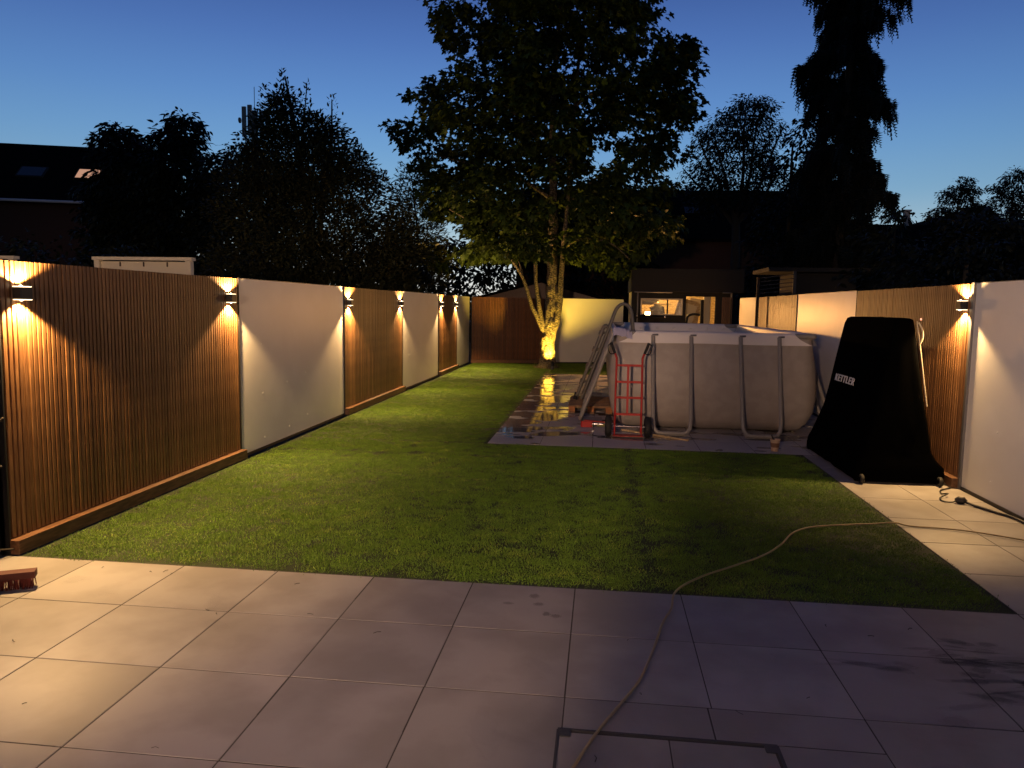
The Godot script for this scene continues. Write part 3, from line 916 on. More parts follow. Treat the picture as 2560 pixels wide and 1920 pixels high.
# ---------------------------------------------------------------- cables, broom
func small_things() -> void:
	var h := 0.012
	# beige cable across patio, lawn and right hand tiles
	var pts := [Vector3(-0.105, h, -2.2), Vector3(-0.06, h, -2.42), Vector3(0.02, h, -2.66), Vector3(0.12, h, -2.9), Vector3(0.2, h, -3.1), Vector3(0.265, h, -3.35), Vector3(0.31, h, -3.56), Vector3(0.345, h, -3.72), Vector3(0.40, h, -3.9), Vector3(0.43, 0.02, -4.08), Vector3(0.50, 0.024, -4.22), Vector3(0.64, 0.016, -4.42), Vector3(0.82, 0.016, -4.6), Vector3(1.05, 0.017, -4.84), Vector3(1.22, 0.016, -5.1), Vector3(1.36, 0.017, -5.38), Vector3(1.52, 0.017, -5.55), Vector3(1.75, 0.016, -5.65), Vector3(2.0, 0.017, -5.72), Vector3(2.17, 0.028, -5.74), Vector3(2.28, 0.009, -5.74), Vector3(2.6, h, -5.68), Vector3(2.9, h, -5.52), Vector3(3.1, h, -5.36), Vector3(3.16, h, -4.9), Vector3(3.14, h, -4.2)]
	var c := thing("beige_cable", "long beige cable lying across the patio tiles and over the lawn", "cable")
	piece("lead", tube_mesh(smooth_path(pts, 6), 0.006, 8), M.hose, c)
	# black power lead with its plug by the right fence
	var b := thing("power_lead", "black lead with a plug lying on the right hand tiles beside the cover", "power lead")
	piece("thin_lead", tube_mesh(smooth_path([Vector3(3.08, 0.04, -7.32), Vector3(3.14, 0.012, -7.22), Vector3(3.13, 0.009, -7.1), Vector3(3.0, 0.009, -6.98), Vector3(2.95, 0.009, -6.84), Vector3(2.965, 0.03, -6.76), Vector3(2.87, 0.009, -6.68), Vector3(2.85, 0.009, -6.56), Vector3(2.90, 0.012, -6.53), Vector3(2.93, 0.02, -6.54)], 6), 0.006, 8), M.cable, b)
	piece("plug", tube_mesh([Vector3(2.93, 0.025, -6.545), Vector3(2.955, 0.03, -6.54), Vector3(2.99, 0.03, -6.525), Vector3(3.005, 0.024, -6.51)], [0.016, 0.032, 0.03, 0.014], 10), M.cable, b)
	piece("thick_lead", tube_mesh(smooth_path([Vector3(2.995, 0.02, -6.52), Vector3(3.04, 0.013, -6.42), Vector3(3.1, 0.013, -6.26), Vector3(3.165, 0.013, -6.08), Vector3(3.175, 0.013, -5.6)], 5), 0.011, 8), M.cable, b)
	# broom leaning at the left edge
	var g := thing("broom", "red broom standing head down on the patio at the left edge", "broom", Vector3(-3.2, 0, -3.60), 0.5)
	piece("broom_head", box_mesh(Vector3(0, 0.075, 0), Vector3(0.42, 0.035, 0.07)), mat(0.07, 0.009, 0.006, 0.7), g)
	var bs := new_st()
	for i in 60:
		var x := -0.2 + 0.4 * (i + 0.5) / 60
		for z in [-0.022, 0.0, 0.022]:
			add_tube(bs, [Vector3(x, 0.06, z), Vector3(x + rng.randf_range(-0.008, 0.008), 0.002, z * 1.5 + rng.randf_range(-0.006, 0.006))], 0.0028, 4)
	piece("bristles", done(bs), mat(0.12, 0.015, 0.01, 0.8), g, Vector3.ZERO, "stuff")
	piece("socket", tube_mesh([Vector3(-0.0, 0.09, 0), Vector3(-0.01, 0.13, 0), Vector3(-0.015, 0.19, 0)], [0.035, 0.03, 0.02], 10), M.black, g)
	piece("handle", tube_mesh([Vector3(-0.012, 0.17, 0), Vector3(-0.14, 1.35, -0.02)], 0.013, 8), mat(0.22, 0.10, 0.05, 0.6), g)
	# dry twiggy stack at the end of the left fence
	var k := thing("twig_stack", "dark stack of dry twigs and offcuts against the near end of the left fence", "brushwood", Vector3(-3.66, 0, -3.84))
	var sb := new_st()
	for i in 90:
		var y := rng.randf_range(0.02, 1.0)
		var p := Vector3(rng.randf_range(-0.12, 0.12), y, rng.randf_range(-0.2, 0.2))
		var d := Vector3(rng.randf_range(-0.6, 0.6), rng.randf_range(-0.2, 1), rng.randf_range(-1, 1)).normalized() * rng.randf_range(0.08, 0.25)
		add_tube(sb, [p - d, p + rand_dir() * 0.02, p + d], rng.randf_range(0.004, 0.012), 5)
	piece("twigs", done(sb), M.dark_bark, k, Vector3.ZERO, "stuff")
	for i in 6:
		piece("offcut", box_mesh(Vector3.ZERO, Vector3(0.09, 0.05, 0.12), Basis.from_euler(Vector3(rng.randf(), rng.randf() * 3, rng.randf()))), M.cream_board, k, Vector3(rng.randf_range(-0.05, 0.1), 0.1 + i * 0.13, rng.randf_range(-0.12, 0.12)))

# ---------------------------------------------------------------- garden room at the back right
func garden_room() -> void:
	var z := -19.4
	var t := thing("garden_room", "dark flat roofed garden room behind the pool, lit inside", "garden room", Vector3(0, 0, z))
	var w: Material = M.dark_wall
	piece("roof", box_mesh(Vector3(2.05, 2.24, -1.0), Vector3(2.7, 0.56, 2.5)), w, t)
	piece("gutter", tube_mesh([Vector3(0.78, 1.945, 0.27), Vector3(1.7, 1.945, 0.27)], 0.014, 8), M.grey_trim, t)
	piece("gutter", tube_mesh([Vector3(2.9, 1.955, 0.27), Vector3(3.1, 1.955, 0.27)], 0.014, 8), M.grey_trim, t)
	piece("downpipe", tube_mesh([Vector3(0.875, 1.94, 0.06), Vector3(0.875, 0.0, 0.06)], 0.018, 8), M.grey_trim, t)
	# front wall round the window and the open doorway
	piece("wall", box_mesh(Vector3(0.84, 0.98, -0.06), Vector3(0.22, 1.96, 0.12)), w, t)
	piece("wall", box_mesh(Vector3(1.465, 0.70, -0.06), Vector3(1.03, 1.40, 0.12)), w, t)
	piece("wall", box_mesh(Vector3(1.465, 1.88, -0.06), Vector3(1.03, 0.16, 0.12)), w, t)
	piece("wall", box_mesh(Vector3(2.02, 0.98, -0.061), Vector3(0.08, 1.96, 0.13)), w, t)
	piece("wall", box_mesh(Vector3(2.42, 1.91, -0.06), Vector3(0.72, 0.10, 0.12)), w, t)
	piece("wall", box_mesh(Vector3(2.955, 0.98, -0.06), Vector3(0.35, 1.96, 0.12)), w, t)
	piece("side_wall", box_mesh(Vector3(0.76, 0.98, -1.12), Vector3(0.06, 1.96, 2.0)), M.cream, t)
	piece("side_wall", box_mesh(Vector3(3.16, 0.98, -1.12), Vector3(0.06, 1.96, 2.0)), M.cream, t)
	piece("back_wall", box_mesh(Vector3(1.96, 0.98, -2.13), Vector3(2.46, 1.96, 0.06)), M.cream_board, t)
	piece("floor", box_mesh(Vector3(1.96, 0.02, -1.1), Vector3(2.34, 0.04, 1.96)), M.oak_floor, t)
	piece("post", box_mesh(Vector3(2.46, 0.92, -0.06), Vector3(0.07, 1.72, 0.10)), w, t)
	var win := Node3D.new()
	win.name = "window"
	t.add_child(win, true)
	for a in [[1.465, 1.405, 1.03, 0.03], [1.465, 1.785, 1.03, 0.03]]:
		piece("frame", box_mesh(Vector3(a[0], a[1], 0.01), Vector3(a[2], a[3], 0.05)), M.cream, win)
	for x in [0.965, 1.61, 1.965]:
		piece("frame", box_mesh(Vector3(x, 1.595, 0.008), Vector3(0.03, 0.352, 0.048)), M.cream if x != 1.61 else w, win)
	piece("pane", box_mesh(Vector3(1.287, 1.595, -0.015), Vector3(0.612, 0.35, 0.006)), M.glass, win)
	piece("pane", box_mesh(Vector3(1.787, 1.595, -0.015), Vector3(0.322, 0.35, 0.006)), M.glass, win)
	piece("slat_cheek", box_mesh(Vector3(3.09, 0.9, 0.34), Vector3(0.02, 1.8, 0.02)), w, t)
	# red brown slats beside the door
	for k in 6:
		piece("cladding_slat", prism_mesh(chamfered(0.036, 0.02, 0.004), 0.03, 1.85), M.slat[3], t, Vector3(2.95 + 0.042 * k, 0, 0.015))
	# flood lamp in front of the window, and a lamp inside
	var l := thing("flood_lamp", "small glaring flood lamp before the garden room window facing the garden", "lamp", Vector3(1.12, 1.43, z + 0.16))
	piece("housing", prism_mesh(chamfered(0.15, 0.05, 0.008), -0.05, 0.05), M.black, l)
	piece("lamp_face", box_mesh(Vector3(0, 0, 0.027), Vector3(0.12, 0.075, 0.004)), M.bulb, l)
	piece("stand", tube_mesh([Vector3(0, -0.05, 0), Vector3(0, -0.1, -0.01)], 0.012, 8), M.black, l)
	spot(l, Vector3(0, 0, 0.05), Vector3(0.25, -0.02, 1.0), 9.5, 84.0, 0.3, Color(1.0, 0.70, 0.38), 0.05)
	var c := thing("ceiling_lamp", "glowing ceiling lamp inside the garden room", "lamp", Vector3(1.6, 1.9, z - 1.2))
	piece("glow_globe_lamp", lathe_mesh([Vector2(0, 0.04), Vector2(0.05, 0.035), Vector2(0.07, 0.0), Vector2(0.05, -0.035), Vector2(0, -0.045)], Transform3D.IDENTITY, 18), M.bulb, c)
	var o := OmniLight3D.new()
	o.name = "globe_glow"
	c.add_child(o, true)
	o.light_energy = 2.0
	o.light_color = Color(1.0, 0.76, 0.42)
	o.light_size = 0.05
	o.omni_range = 30.0
	o.omni_attenuation = 2.0
	o.shadow_enabled = true
	# things seen inside
	var d := thing("panelled_door_leaf", "cream panelled door leaf leaning inside the garden room window", "door leaf", Vector3(1.80, 0.04, z - 0.9))
	d.rotation = Vector3(0, -0.3, -0.28)
	piece("leaf", box_mesh(Vector3(0, 0.9, 0), Vector3(0.62, 1.8, 0.035)), M.cream_board, d)
	for a in [[0.0, 1.45, 0.4, 0.5], [0, 0.6, 0.4, 0.8]]:
		piece("panel", box_mesh(Vector3(a[0], a[1], 0.022), Vector3(a[2], a[3], 0.014)), M.cream, d)
		for k in 4:
			piece("moulding", box_mesh(Vector3(a[0] + [0, 0, -1, 1][k] * (a[2] / 2 + 0.02), a[1] + [1, -1, 0, 0][k] * (a[3] / 2 + 0.02), 0.026), Vector3([a[2] + 0.06, a[2] + 0.06, 0.016, 0.016][k], [0.016, 0.016, a[3] + 0.02, a[3] + 0.02][k], 0.02)), M.cream_board, d)
	var nz := FastNoiseLite.new()
	nz.seed = 3
	nz.frequency = 3.0
	for a in [[Vector3(1.18, 1.75, z - 0.8), Vector3(0.26, 0.07, 0.2), "crumpled pale dust sheet bundled on the upper shelf in the window"], [Vector3(1.42, 1.5, z - 0.6), Vector3(0.17, 0.13, 0.2), "crumpled cream sack standing low in the window beside the bulb"]]:
		var b := thing("crumpled_bundle", a[2], "bundle", a[0])
		var sp := new_st()
		sp.set_smooth_group(0)
		var g := func(i: int, k: int) -> Vector3:
			var th := PI * i / 14.0
			var ph := TAU * k / 22.0
			var q := Vector3(sin(th) * cos(ph), cos(th), sin(th) * sin(ph))
			return q * a[1] * (1.0 + 0.9 * nz.get_noise_3dv(q * 0.9 + a[0]))
		for i in 14:
			for k in 22:
				quad(sp, g.call(i, k), g.call(i, k + 1), g.call(i + 1, k + 1), g.call(i + 1, k))
		piece("cloth", done(sp), M.cream, b)
	var sh := thing("wall_shelf", "thin shelf inside the garden room window under the dust sheet", "shelf", Vector3(1.3, 1.66, z - 0.85))
	piece("board", box_mesh(Vector3.ZERO, Vector3(0.95, 0.025, 0.3)), M.cream_board, sh)
	for x in [-0.4, 0.4]:
		piece("support", box_mesh(Vector3(x, -0.81, -0.1), Vector3(0.03, 1.62, 0.03)), M.cream_board, sh)
	var ch := thing("black_chair", "black chair with a curved back in the garden room doorway", "chair", Vector3(2.35, 0.04, z - 0.5))
	piece("backrest", tube_mesh(smooth_path([Vector3(-0.22, 0.9, 0), Vector3(-0.2, 1.27, 0), Vector3(-0.1, 1.37, 0), Vector3(0.1, 1.37, 0), Vector3(0.2, 1.3, 0), Vector3(0.22, 0.9, 0)], 5), 0.03, 8), M.black, ch)
	piece("seat", prism_mesh(chamfered(0.46, 0.44, 0.05), 0.42, 0.47), M.black, ch, Vector3(0, 0, 0.22))
	for x in [-0.2, 0.2]:
		piece("leg", tube_mesh([Vector3(x, 0, 0.0), Vector3(x, 0.95, 0)], 0.015, 8), M.black, ch)
		piece("leg", tube_mesh([Vector3(x, 0, 0.42), Vector3(x, 0.43, 0.42)], 0.015, 8), M.black, ch)
	var cb := thing("leaning_board", "pale board leaning aslant inside the garden room doorway", "board", Vector3(2.12, 0.04, z - 0.75))
	cb.rotation = Vector3(-0.05, 0, -0.16)
	piece("sheet", box_mesh(Vector3(0, 0.9, 0), Vector3(0.3, 1.8, 0.02)), M.cream, cb)
	var co := thing("pale_column", "cream column standing right of the garden room doorway", "column", Vector3(2.64, 0, z - 0.55))
	piece("shaft", prism_mesh(chamfered(0.17, 0.16, 0.01), 0.04, 1.96), M.cream, co)
	for a in [[Vector3(0.86, 1.36, z + 0.12), "small bright glass jar at the left end of the window"], [Vector3(1.55, 1.345, z + 0.12), "small bright glass jar below the window's dark mullion"]]:
		tag(piece("glass_jar", lathe_mesh([Vector2(0, -0.03), Vector2(0.02, -0.03), Vector2(0.024, 0.01), Vector2(0.014, 0.03), Vector2(0, 0.032)], Transform3D.IDENTITY, 14), M.steel, self, a[0]), a[1], "jar")
	var si := thing("window_ledge", "dark ledge under the garden room window", "ledge", Vector3(1.2, 1.318, z + 0.1))
	piece("board", box_mesh(Vector3.ZERO, Vector3(0.9, 0.02, 0.16)), w, si)
	piece("bracket", box_mesh(Vector3(0, -0.06, -0.05), Vector3(0.03, 0.1, 0.06)), w, si)

# ---------------------------------------------------------------- beyond the fences
func gable(t: Node, x0: float, x1: float, z0: float, z1: float, eave: float, ridge: float, wall_mat: Material, roof_mat: Material, along_x := true, over := 0.3) -> void:
	piece("wall", box_mesh(Vector3((x0 + x1) / 2, eave / 2, (z0 + z1) / 2), Vector3(x1 - x0, eave, z1 - z0)), wall_mat, t)
	var st := new_st()
	st.set_smooth_group(-1)
	var zm := (z0 + z1) / 2
	var xm := (x0 + x1) / 2
	var th := 0.12
	if along_x:
		for s in [-1.0, 1.0]:
			var ze := (z1 + over) if s > 0 else (z0 - over)
			var ey := eave - over * (ridge - eave) / ((z1 - z0) / 2)
			var a := Vector3(x0 - over, ridge, zm)
			var b := Vector3(x1 + over, ridge, zm)
			var c := Vector3(x1 + over, ey, ze)
			var d := Vector3(x0 - over, ey, ze)
			var dn := Vector3(0, -th, 0)
			quad(st, a, b, c, d)
			quad(st, a + dn, d + dn, c + dn, b + dn)
			quad(st, d, c, c + dn, d + dn)
			quad(st, a, d, d + dn, a + dn)
			quad(st, b, b + dn, c + dn, c)
		piece("roof", done(st), roof_mat, t)
		var gs := new_st()
		for x in [x0, x1]:
			for v in [Vector3(x, eave, z0), Vector3(x, ridge - th, zm), Vector3(x, eave, z1)]: gs.add_vertex(v)
		piece("gable_end", done(gs), wall_mat, t)
	else:
		for s in [-1.0, 1.0]:
			var xe := (x1 + over) if s > 0 else (x0 - over)
			var ey := eave - over * (ridge - eave) / ((x1 - x0) / 2)
			var a := Vector3(xm, ridge, z0 - over)
			var b := Vector3(xm, ridge, z1 + over)
			var c := Vector3(xe, ey, z1 + over)
			var d := Vector3(xe, ey, z0 - over)
			var dn := Vector3(0, -th * 0.6, 0)
			quad(st, a, b, c, d)
			quad(st, a + dn, d + dn, c + dn, b + dn)
			quad(st, d, c, c + dn, d + dn)
			quad(st, a, d, d + dn, a + dn)
			quad(st, b, b + dn, c + dn, c)
		piece("roof", done(st), roof_mat, t)
		var gs := new_st()
		for z in [z0, z1]:
			for v in [Vector3(x0, eave, z), Vector3(xm, ridge - th * 0.6, z), Vector3(x1, eave, z)]: gs.add_vertex(v)
		piece("gable_end", done(gs), wall_mat, t)

func beyond() -> void:
	var cream: Material = M.cream
	# pale fence panels of the neighbour, seen over the left fence
	for a in [[-5.6, 1.11, "pale capped neighbour fence panel showing above the left slatted fence"], [-7.9, 1.3, "end of a pale capped fence panel above the fence at the left edge"]]:
		var t := thing("neighbour_fence_panel", a[2], "fence panel", Vector3(a[0], 0, -8.0))
		var wd: float = a[1]
		piece("cap_rail", box_mesh(Vector3(wd / 2, 2.01, 0.0), Vector3(wd + 0.06, 0.035, 0.09)), cream, t)
		for x in [0.02, wd - 0.02]:
			piece("post", box_mesh(Vector3(x, 0.995, 0.0), Vector3(0.06, 1.99, 0.07)), cream, t)
		piece("board", box_mesh(Vector3(wd / 2, 0.99, -0.015), Vector3(wd - 0.09, 1.98, 0.02)), cream, t)
		for k in 3:
			piece("joint_strip", box_mesh(Vector3(wd * (0.25 + 0.25 * k), 1.95, 0.0), Vector3(0.012, 0.05, 0.012)), M.backing, t)
	# shed behind the back fence
	var s := thing("timber_shed", "low timber shed with a gable end behind the back fence and tree", "shed", Vector3(-1.9, 0, -24.2))
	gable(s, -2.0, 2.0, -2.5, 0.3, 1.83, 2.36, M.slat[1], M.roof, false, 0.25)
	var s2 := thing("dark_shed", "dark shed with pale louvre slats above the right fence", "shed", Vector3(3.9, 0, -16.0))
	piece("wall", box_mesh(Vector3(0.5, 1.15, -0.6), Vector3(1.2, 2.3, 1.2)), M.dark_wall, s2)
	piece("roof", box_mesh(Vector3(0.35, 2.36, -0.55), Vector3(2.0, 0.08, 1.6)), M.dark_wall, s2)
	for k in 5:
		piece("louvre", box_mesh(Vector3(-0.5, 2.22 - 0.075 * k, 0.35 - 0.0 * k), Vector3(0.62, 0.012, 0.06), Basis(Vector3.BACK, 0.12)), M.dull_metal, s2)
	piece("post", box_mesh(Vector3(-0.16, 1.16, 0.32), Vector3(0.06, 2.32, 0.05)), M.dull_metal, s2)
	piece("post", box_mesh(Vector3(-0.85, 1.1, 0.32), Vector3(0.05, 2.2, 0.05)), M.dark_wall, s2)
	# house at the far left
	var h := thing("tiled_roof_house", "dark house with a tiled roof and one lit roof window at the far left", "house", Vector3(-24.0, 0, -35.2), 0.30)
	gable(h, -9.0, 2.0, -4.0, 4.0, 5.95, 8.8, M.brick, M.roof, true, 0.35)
	piece("gutter", tube_mesh([Vector3(-9.2, 5.68, 4.42), Vector3(2.2, 5.68, 4.42)], 0.06, 8), M.white_plastic, h)
	var slope := Basis(Vector3.RIGHT, -(PI / 2 - atan2(2.85, 4.0)))
	for a in [[0.0, 0.95, "window_glow"], [-2.35, 1.0, "sky_glass"]]:
		var wn := Node3D.new()
		wn.name = "roof_window"
		h.add_child(wn, true)
		wn.position = Vector3(a[0], 7.16, 2.30)
		wn.basis = slope
		piece("frame", box_mesh(Vector3(0, 0, 0.03), Vector3(a[1] + 0.14, 0.95, 0.06)), M.dark_wall, wn)
		piece("pane", box_mesh(Vector3(0, 0, 0.064), Vector3(a[1], 0.8, 0.012)), M[a[2]], wn)
	for x in [-7.0, -5.2]:
		piece("window", box_mesh(Vector3(x, 3.4, 4.01), Vector3(1.1, 1.2, 0.06)), M.sky_glass, h)
	# phone mast
	var m := thing("phone_mast", "slim phone mast with upright panel antennas behind the spiky tree", "mast", Vector3(-21.0, 0, -45.0))
	piece("pole", tube_mesh([Vector3(0, 0, 0), Vector3(0, 12.9, 0)], [0.28, 0.2], 12), M.grey_trim, m)
	for a in [[-0.62, 0.05], [0.5, 0.1], [0.75, -0.2], [-0.1, 0.4]]:
		piece("antenna", prism_mesh(chamfered(0.26, 0.16, 0.03), 11.4, 13.15 if a[0] < 0 else 12.9), M.grey_trim, m, Vector3(a[0], 0, a[1]))
	for y in [11.6, 12.6]:
		piece("bracket", tube_mesh([Vector3(-0.62, y, 0.05), Vector3(0.75, y, -0.1)], 0.04, 6), M.grey_trim, m)
	piece("dish", lathe_mesh([Vector2(0, 0.0), Vector2(0.16, 0.03), Vector2(0.17, 0.1)], Transform3D(Basis(Vector3.BACK, PI / 2), Vector3.ZERO), 14), M.grey_trim, m, Vector3(-0.8, 12.35, 0.1))
	piece("whip_aerial", tube_mesh([Vector3(0.02, 12.9, 0), Vector3(0.02, 14.3, 0)], 0.02, 5), M.grey_trim, m)
	# houses beyond the right fence
	var b := thing("long_roof_house", "dark house with a long low roof behind the tree and conifer", "house", Vector3(3.2, 0, -36.0), 0.05)
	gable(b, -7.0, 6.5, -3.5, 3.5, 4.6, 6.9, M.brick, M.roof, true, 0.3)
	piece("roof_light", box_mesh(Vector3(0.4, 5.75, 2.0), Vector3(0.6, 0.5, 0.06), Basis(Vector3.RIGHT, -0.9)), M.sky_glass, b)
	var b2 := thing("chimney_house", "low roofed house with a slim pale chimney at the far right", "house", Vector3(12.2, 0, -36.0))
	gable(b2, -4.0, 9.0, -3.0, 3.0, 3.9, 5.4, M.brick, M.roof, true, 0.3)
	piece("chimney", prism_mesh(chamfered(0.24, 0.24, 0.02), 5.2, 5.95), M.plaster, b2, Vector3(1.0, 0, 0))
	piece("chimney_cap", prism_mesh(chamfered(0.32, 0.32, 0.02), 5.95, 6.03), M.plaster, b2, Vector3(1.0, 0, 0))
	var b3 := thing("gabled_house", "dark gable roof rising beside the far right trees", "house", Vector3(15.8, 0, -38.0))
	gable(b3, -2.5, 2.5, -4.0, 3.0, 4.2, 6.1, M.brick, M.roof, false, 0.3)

# ---------------------------------------------------------------- trees
func maple_leaf() -> ArrayMesh:
	return leaf_mesh([Vector2(0.0, 0.0), Vector2(0.2, 0.02), Vector2(0.42, -0.08), Vector2(0.33, 0.16), Vector2(0.58, 0.38), Vector2(0.4, 0.42), Vector2(0.44, 0.58), Vector2(0.2, 0.5), Vector2(0.17, 0.78), Vector2(0.0, 1.0)], 0.2, 0.2)

func oval_leaf() -> ArrayMesh:
	return leaf_mesh([Vector2(0.0, 0.0), Vector2(0.2, 0.28), Vector2(0.19, 0.6), Vector2(0.0, 1.0)], 0.25, 0.2)

func maple() -> void:
	var base := Vector3(-1.33, 0, -19.42)
	var t := thing("maple_tree", "tall several stemmed maple lit yellow from below at the end of the lawn", "tree", base)
	var nz := FastNoiseLite.new()
	nz.seed = 7
	nz.frequency = 0.9
	nz.fractal_octaves = 3
	var v := func(x: float, y: float, z := 0.0) -> Vector3: return Vector3(x + 1.33, y, z)
	var st := new_st()
	var path := smooth_path([v.call(-1.36, -0.05), v.call(-1.36, 0.12), v.call(-1.36, 0.35), v.call(-1.33, 0.8), v.call(-1.30, 1.3), v.call(-1.28, 1.8), v.call(-1.27, 2.73), v.call(-1.3, 4.5, -0.05), v.call(-1.35, 6.8, -0.1), v.call(-1.2, 9.2, 0), v.call(-1.2, 11, 0)], 10)
	var rr := []
	for p in path:
		var y: float = p.y
		rr.append((0.15 + 0.11 * exp(-maxf(y, 0) * 5.0) + 0.03 * exp(-pow((y - 0.8) / 0.5, 2))) * clampf(1.0 - y / 13.0, 0.2, 1.0))
	add_tube(st, path, rr, 22, nz, 0.4)
	piece("trunk", done(st), M.bark, t)
	var limbs := [
		[[v.call(-1.26, 0.75, 0.02), v.call(-1.12, 1.3, 0.02), v.call(-1.06, 1.8, 0), v.call(-1.02, 2.75, 0), v.call(-0.9, 4.5, 0.1), v.call(-0.75, 7.3, 0.1), v.call(-0.5, 9.5, 0)], 0.10, 0.03],
		[[v.call(-1.42, 0.85, 0.05), v.call(-1.52, 1.25, 0.07), v.call(-1.6, 1.65, 0.08), v.call(-1.68, 2.2, 0.08), v.call(-1.72, 2.9, 0.05), v.call(-1.9, 3.5, 0), v.call(-2.15, 5.0, 0), v.call(-2.5, 7.5, -0.2)], 0.072, 0.02],
		[[v.call(-1.47, 0.95, 0.06), v.call(-1.63, 1.3, 0.12), v.call(-1.78, 1.62, 0.16), v.call(-1.97, 2.2, 0.2), v.call(-2.2, 2.6, 0.25), v.call(-2.54, 3.07, 0.3), v.call(-3.1, 3.5, 0.5), v.call(-3.8, 3.9, 0.6)], 0.06, 0.015],
		[[v.call(-1.98, 2.25, 0.2), v.call(-2.2, 2.9, -0.2), v.call(-2.5, 3.7, -0.8)], 0.025, 0.01],
		[[v.call(-1.75, 3.0, 0.05), v.call(-1.9, 3.2, 0.1), v.call(-2.3, 3.5, 0.3), v.call(-2.9, 4.1, 0.9)], 0.035, 0.012],
		[[v.call(-0.95, 4.0, 0.0), v.call(-0.5, 4.5, 0.2), v.call(0.2, 4.9, 0.5), v.call(1.2, 5.6, 0.6)], 0.05, 0.012],
		[[v.call(-0.85, 5.6, 0.0), v.call(-0.4, 6.3, -0.1), v.call(0.1, 7.0, -0.3), v.call(0.9, 7.6, -0.5)], 0.045, 0.012],
		[[v.call(-1.0, 3.0, 0.0), v.call(-0.6, 3.2, 0.4), v.call(0.1, 3.1, 0.9), v.call(0.6, 2.7, 1.1)], 0.04, 0.01],
		[[v.call(-1.3, 5.2, 0.0), v.call(-2.0, 6.0, 0.2), v.call(-3.0, 6.8, 0.4), v.call(-3.9, 7.3, 0.3)], 0.05, 0.012],
		[[v.call(-1.3, 4.2, 0.0), v.call(-2.4, 4.9, -0.3), v.call(-3.6, 5.2, -0.4), v.call(-4.4, 5.4, -0.4)], 0.05, 0.012],
		[[v.call(-0.85, 6.4, 0.0), v.call(-0.3, 6.7, 0.3), v.call(0.6, 6.6, 0.7), v.call(1.5, 6.9, 0.8)], 0.04, 0.012],
	]
	for l in limbs:
		var ls := new_st()
		limb(ls, l[0], l[1], l[2], nz, 10, 0.3)
		piece("limb", done(ls), M.bark, t)
	var table := [[2.75, -3.6, 0.2], [3.1, -4.1, 1.3], [3.6, -4.15, 1.7], [4.5, -4.5, 2.0], [5.5, -4.85, 2.2], [6.1, -4.5, 2.2], [6.8, -4.5, 2.05], [7.2, -4.35, 1.9], [7.5, -4.25, 1.5], [8.4, -4.15, 1.45], [9.2, -3.9, 1.4], [10.5, -3.2, 1.0], [11.8, -2.0, 0.0], [12.4, -1.4, -0.8]]
	crown(t, table, {"seed": 41, "freq": 0.5, "cut": -0.17, "ragged": 0.42, "depth": 2.7, "clumps": 1300, "per": 36, "size": 0.15, "spread": 0.36, "wide": 3.7, "hang": 0.55, "gaps": [[-3.75, 3.45, 0.42], [-3.4, 3.05, 0.28], [-0.15, 5.35, 0.5], [-0.35, 7.1, 0.35], [-1.12, 5.4, 0.25], [-1.1, 4.2, 0.25], [-2.2, 4.8, 0.22], [-0.9, 3.3, 0.3]]}, maple_leaf(), M.leaf.maple, base + Vector3(0, 0, -19.42 + 19.42) - Vector3(0, 0, -19.42))
	# low sprays
	var xf := []
	var cols := []
	for a in [[-4.15, 2.6, 0.3, 45], [-3.3, 2.85, 0.5, 120], [-2.9, 3.0, 0.45, 110], [-2.4, 2.8, 0.3, 40], [0.0, 2.75, 0.4, 110], [0.45, 2.45, 0.28, 70], [-0.3, 2.95, 0.35, 80], [0.9, 2.9, 0.4, 70], [-2.0, 3.4, 0.4, 70], [-0.6, 3.35, 0.4, 80]]:
		for k in int(a[3]):
			var d := rand_dir()
			var q: Vector3 = Vector3(a[0], a[1], rng.randf_range(-0.6, 0.7)) + d * Vector3(1, 0.5, 1) * a[2] * pow(rng.randf(), 0.4)
			xf.append(Transform3D(leaf_basis(d, 0.17 * rng.randf_range(0.7, 1.2), 0.8), q - Vector3(base.x, 0, 0)))
			var w := rng.randf_range(0.8, 1.3)
			cols.append(Color(w, w, w))
	scatter(t, "low_leaves", maple_leaf(), M.leaf.maple, xf, cols)
	# spotlight at its foot
	var s := thing("garden_spotlight", "small black spotlight on the grass aimed up the tree trunk", "spotlight", Vector3(-1.19, 0, -18.93))
	piece("spike_base", prism_mesh(chamfered(0.075, 0.07, 0.012), 0.0, 0.09), M.black, s)
	piece("hood", lathe_mesh([Vector2(0, 0.0), Vector2(0.042, 0.01), Vector2(0.05, 0.09), Vector2(0.046, 0.09), Vector2(0.04, 0.06)], Transform3D(Basis(Vector3.RIGHT, -0.35), Vector3(0, 0.085, 0.0)), 18), M.black, s)
	piece("lamp_face", lathe_mesh([Vector2(0.04, 0.0), Vector2(0, 0.004)], Transform3D(Basis(Vector3.RIGHT, -0.35), Vector3(0, 0.14, -0.018)), 18), glow(1.0, 0.78, 0.2, 12.0), s)
	spot(s, Vector3(0, 0.185, -0.04), Vector3(-0.10, 0.85, -0.42), 13.0, 56.0, 0.6, Color(1.0, 0.80, 0.28), 0.03)
	# tuft of dry grass round the trunk
	var tf := thing("grass_tuft", "tuft of long pale grass round the foot of the lit trunk", "grass tuft", Vector3(-1.36, 0, -19.36))
	var bl := new_st()
	for i in 150:
		var a := rng.randf_range(0, TAU)
		var d := Vector3(cos(a), 0, sin(a))
		var p := d * rng.randf_range(0.2, 0.36)
		var hh := rng.randf_range(0.08, 0.28)
		var side := Vector3(-d.z, 0, d.x) * 0.006
		var q := p + Vector3(0, hh, 0) + d * rng.randf_range(-0.08, 0.1)
		for vv in [p - side, q, p + side]: bl.add_vertex(vv)
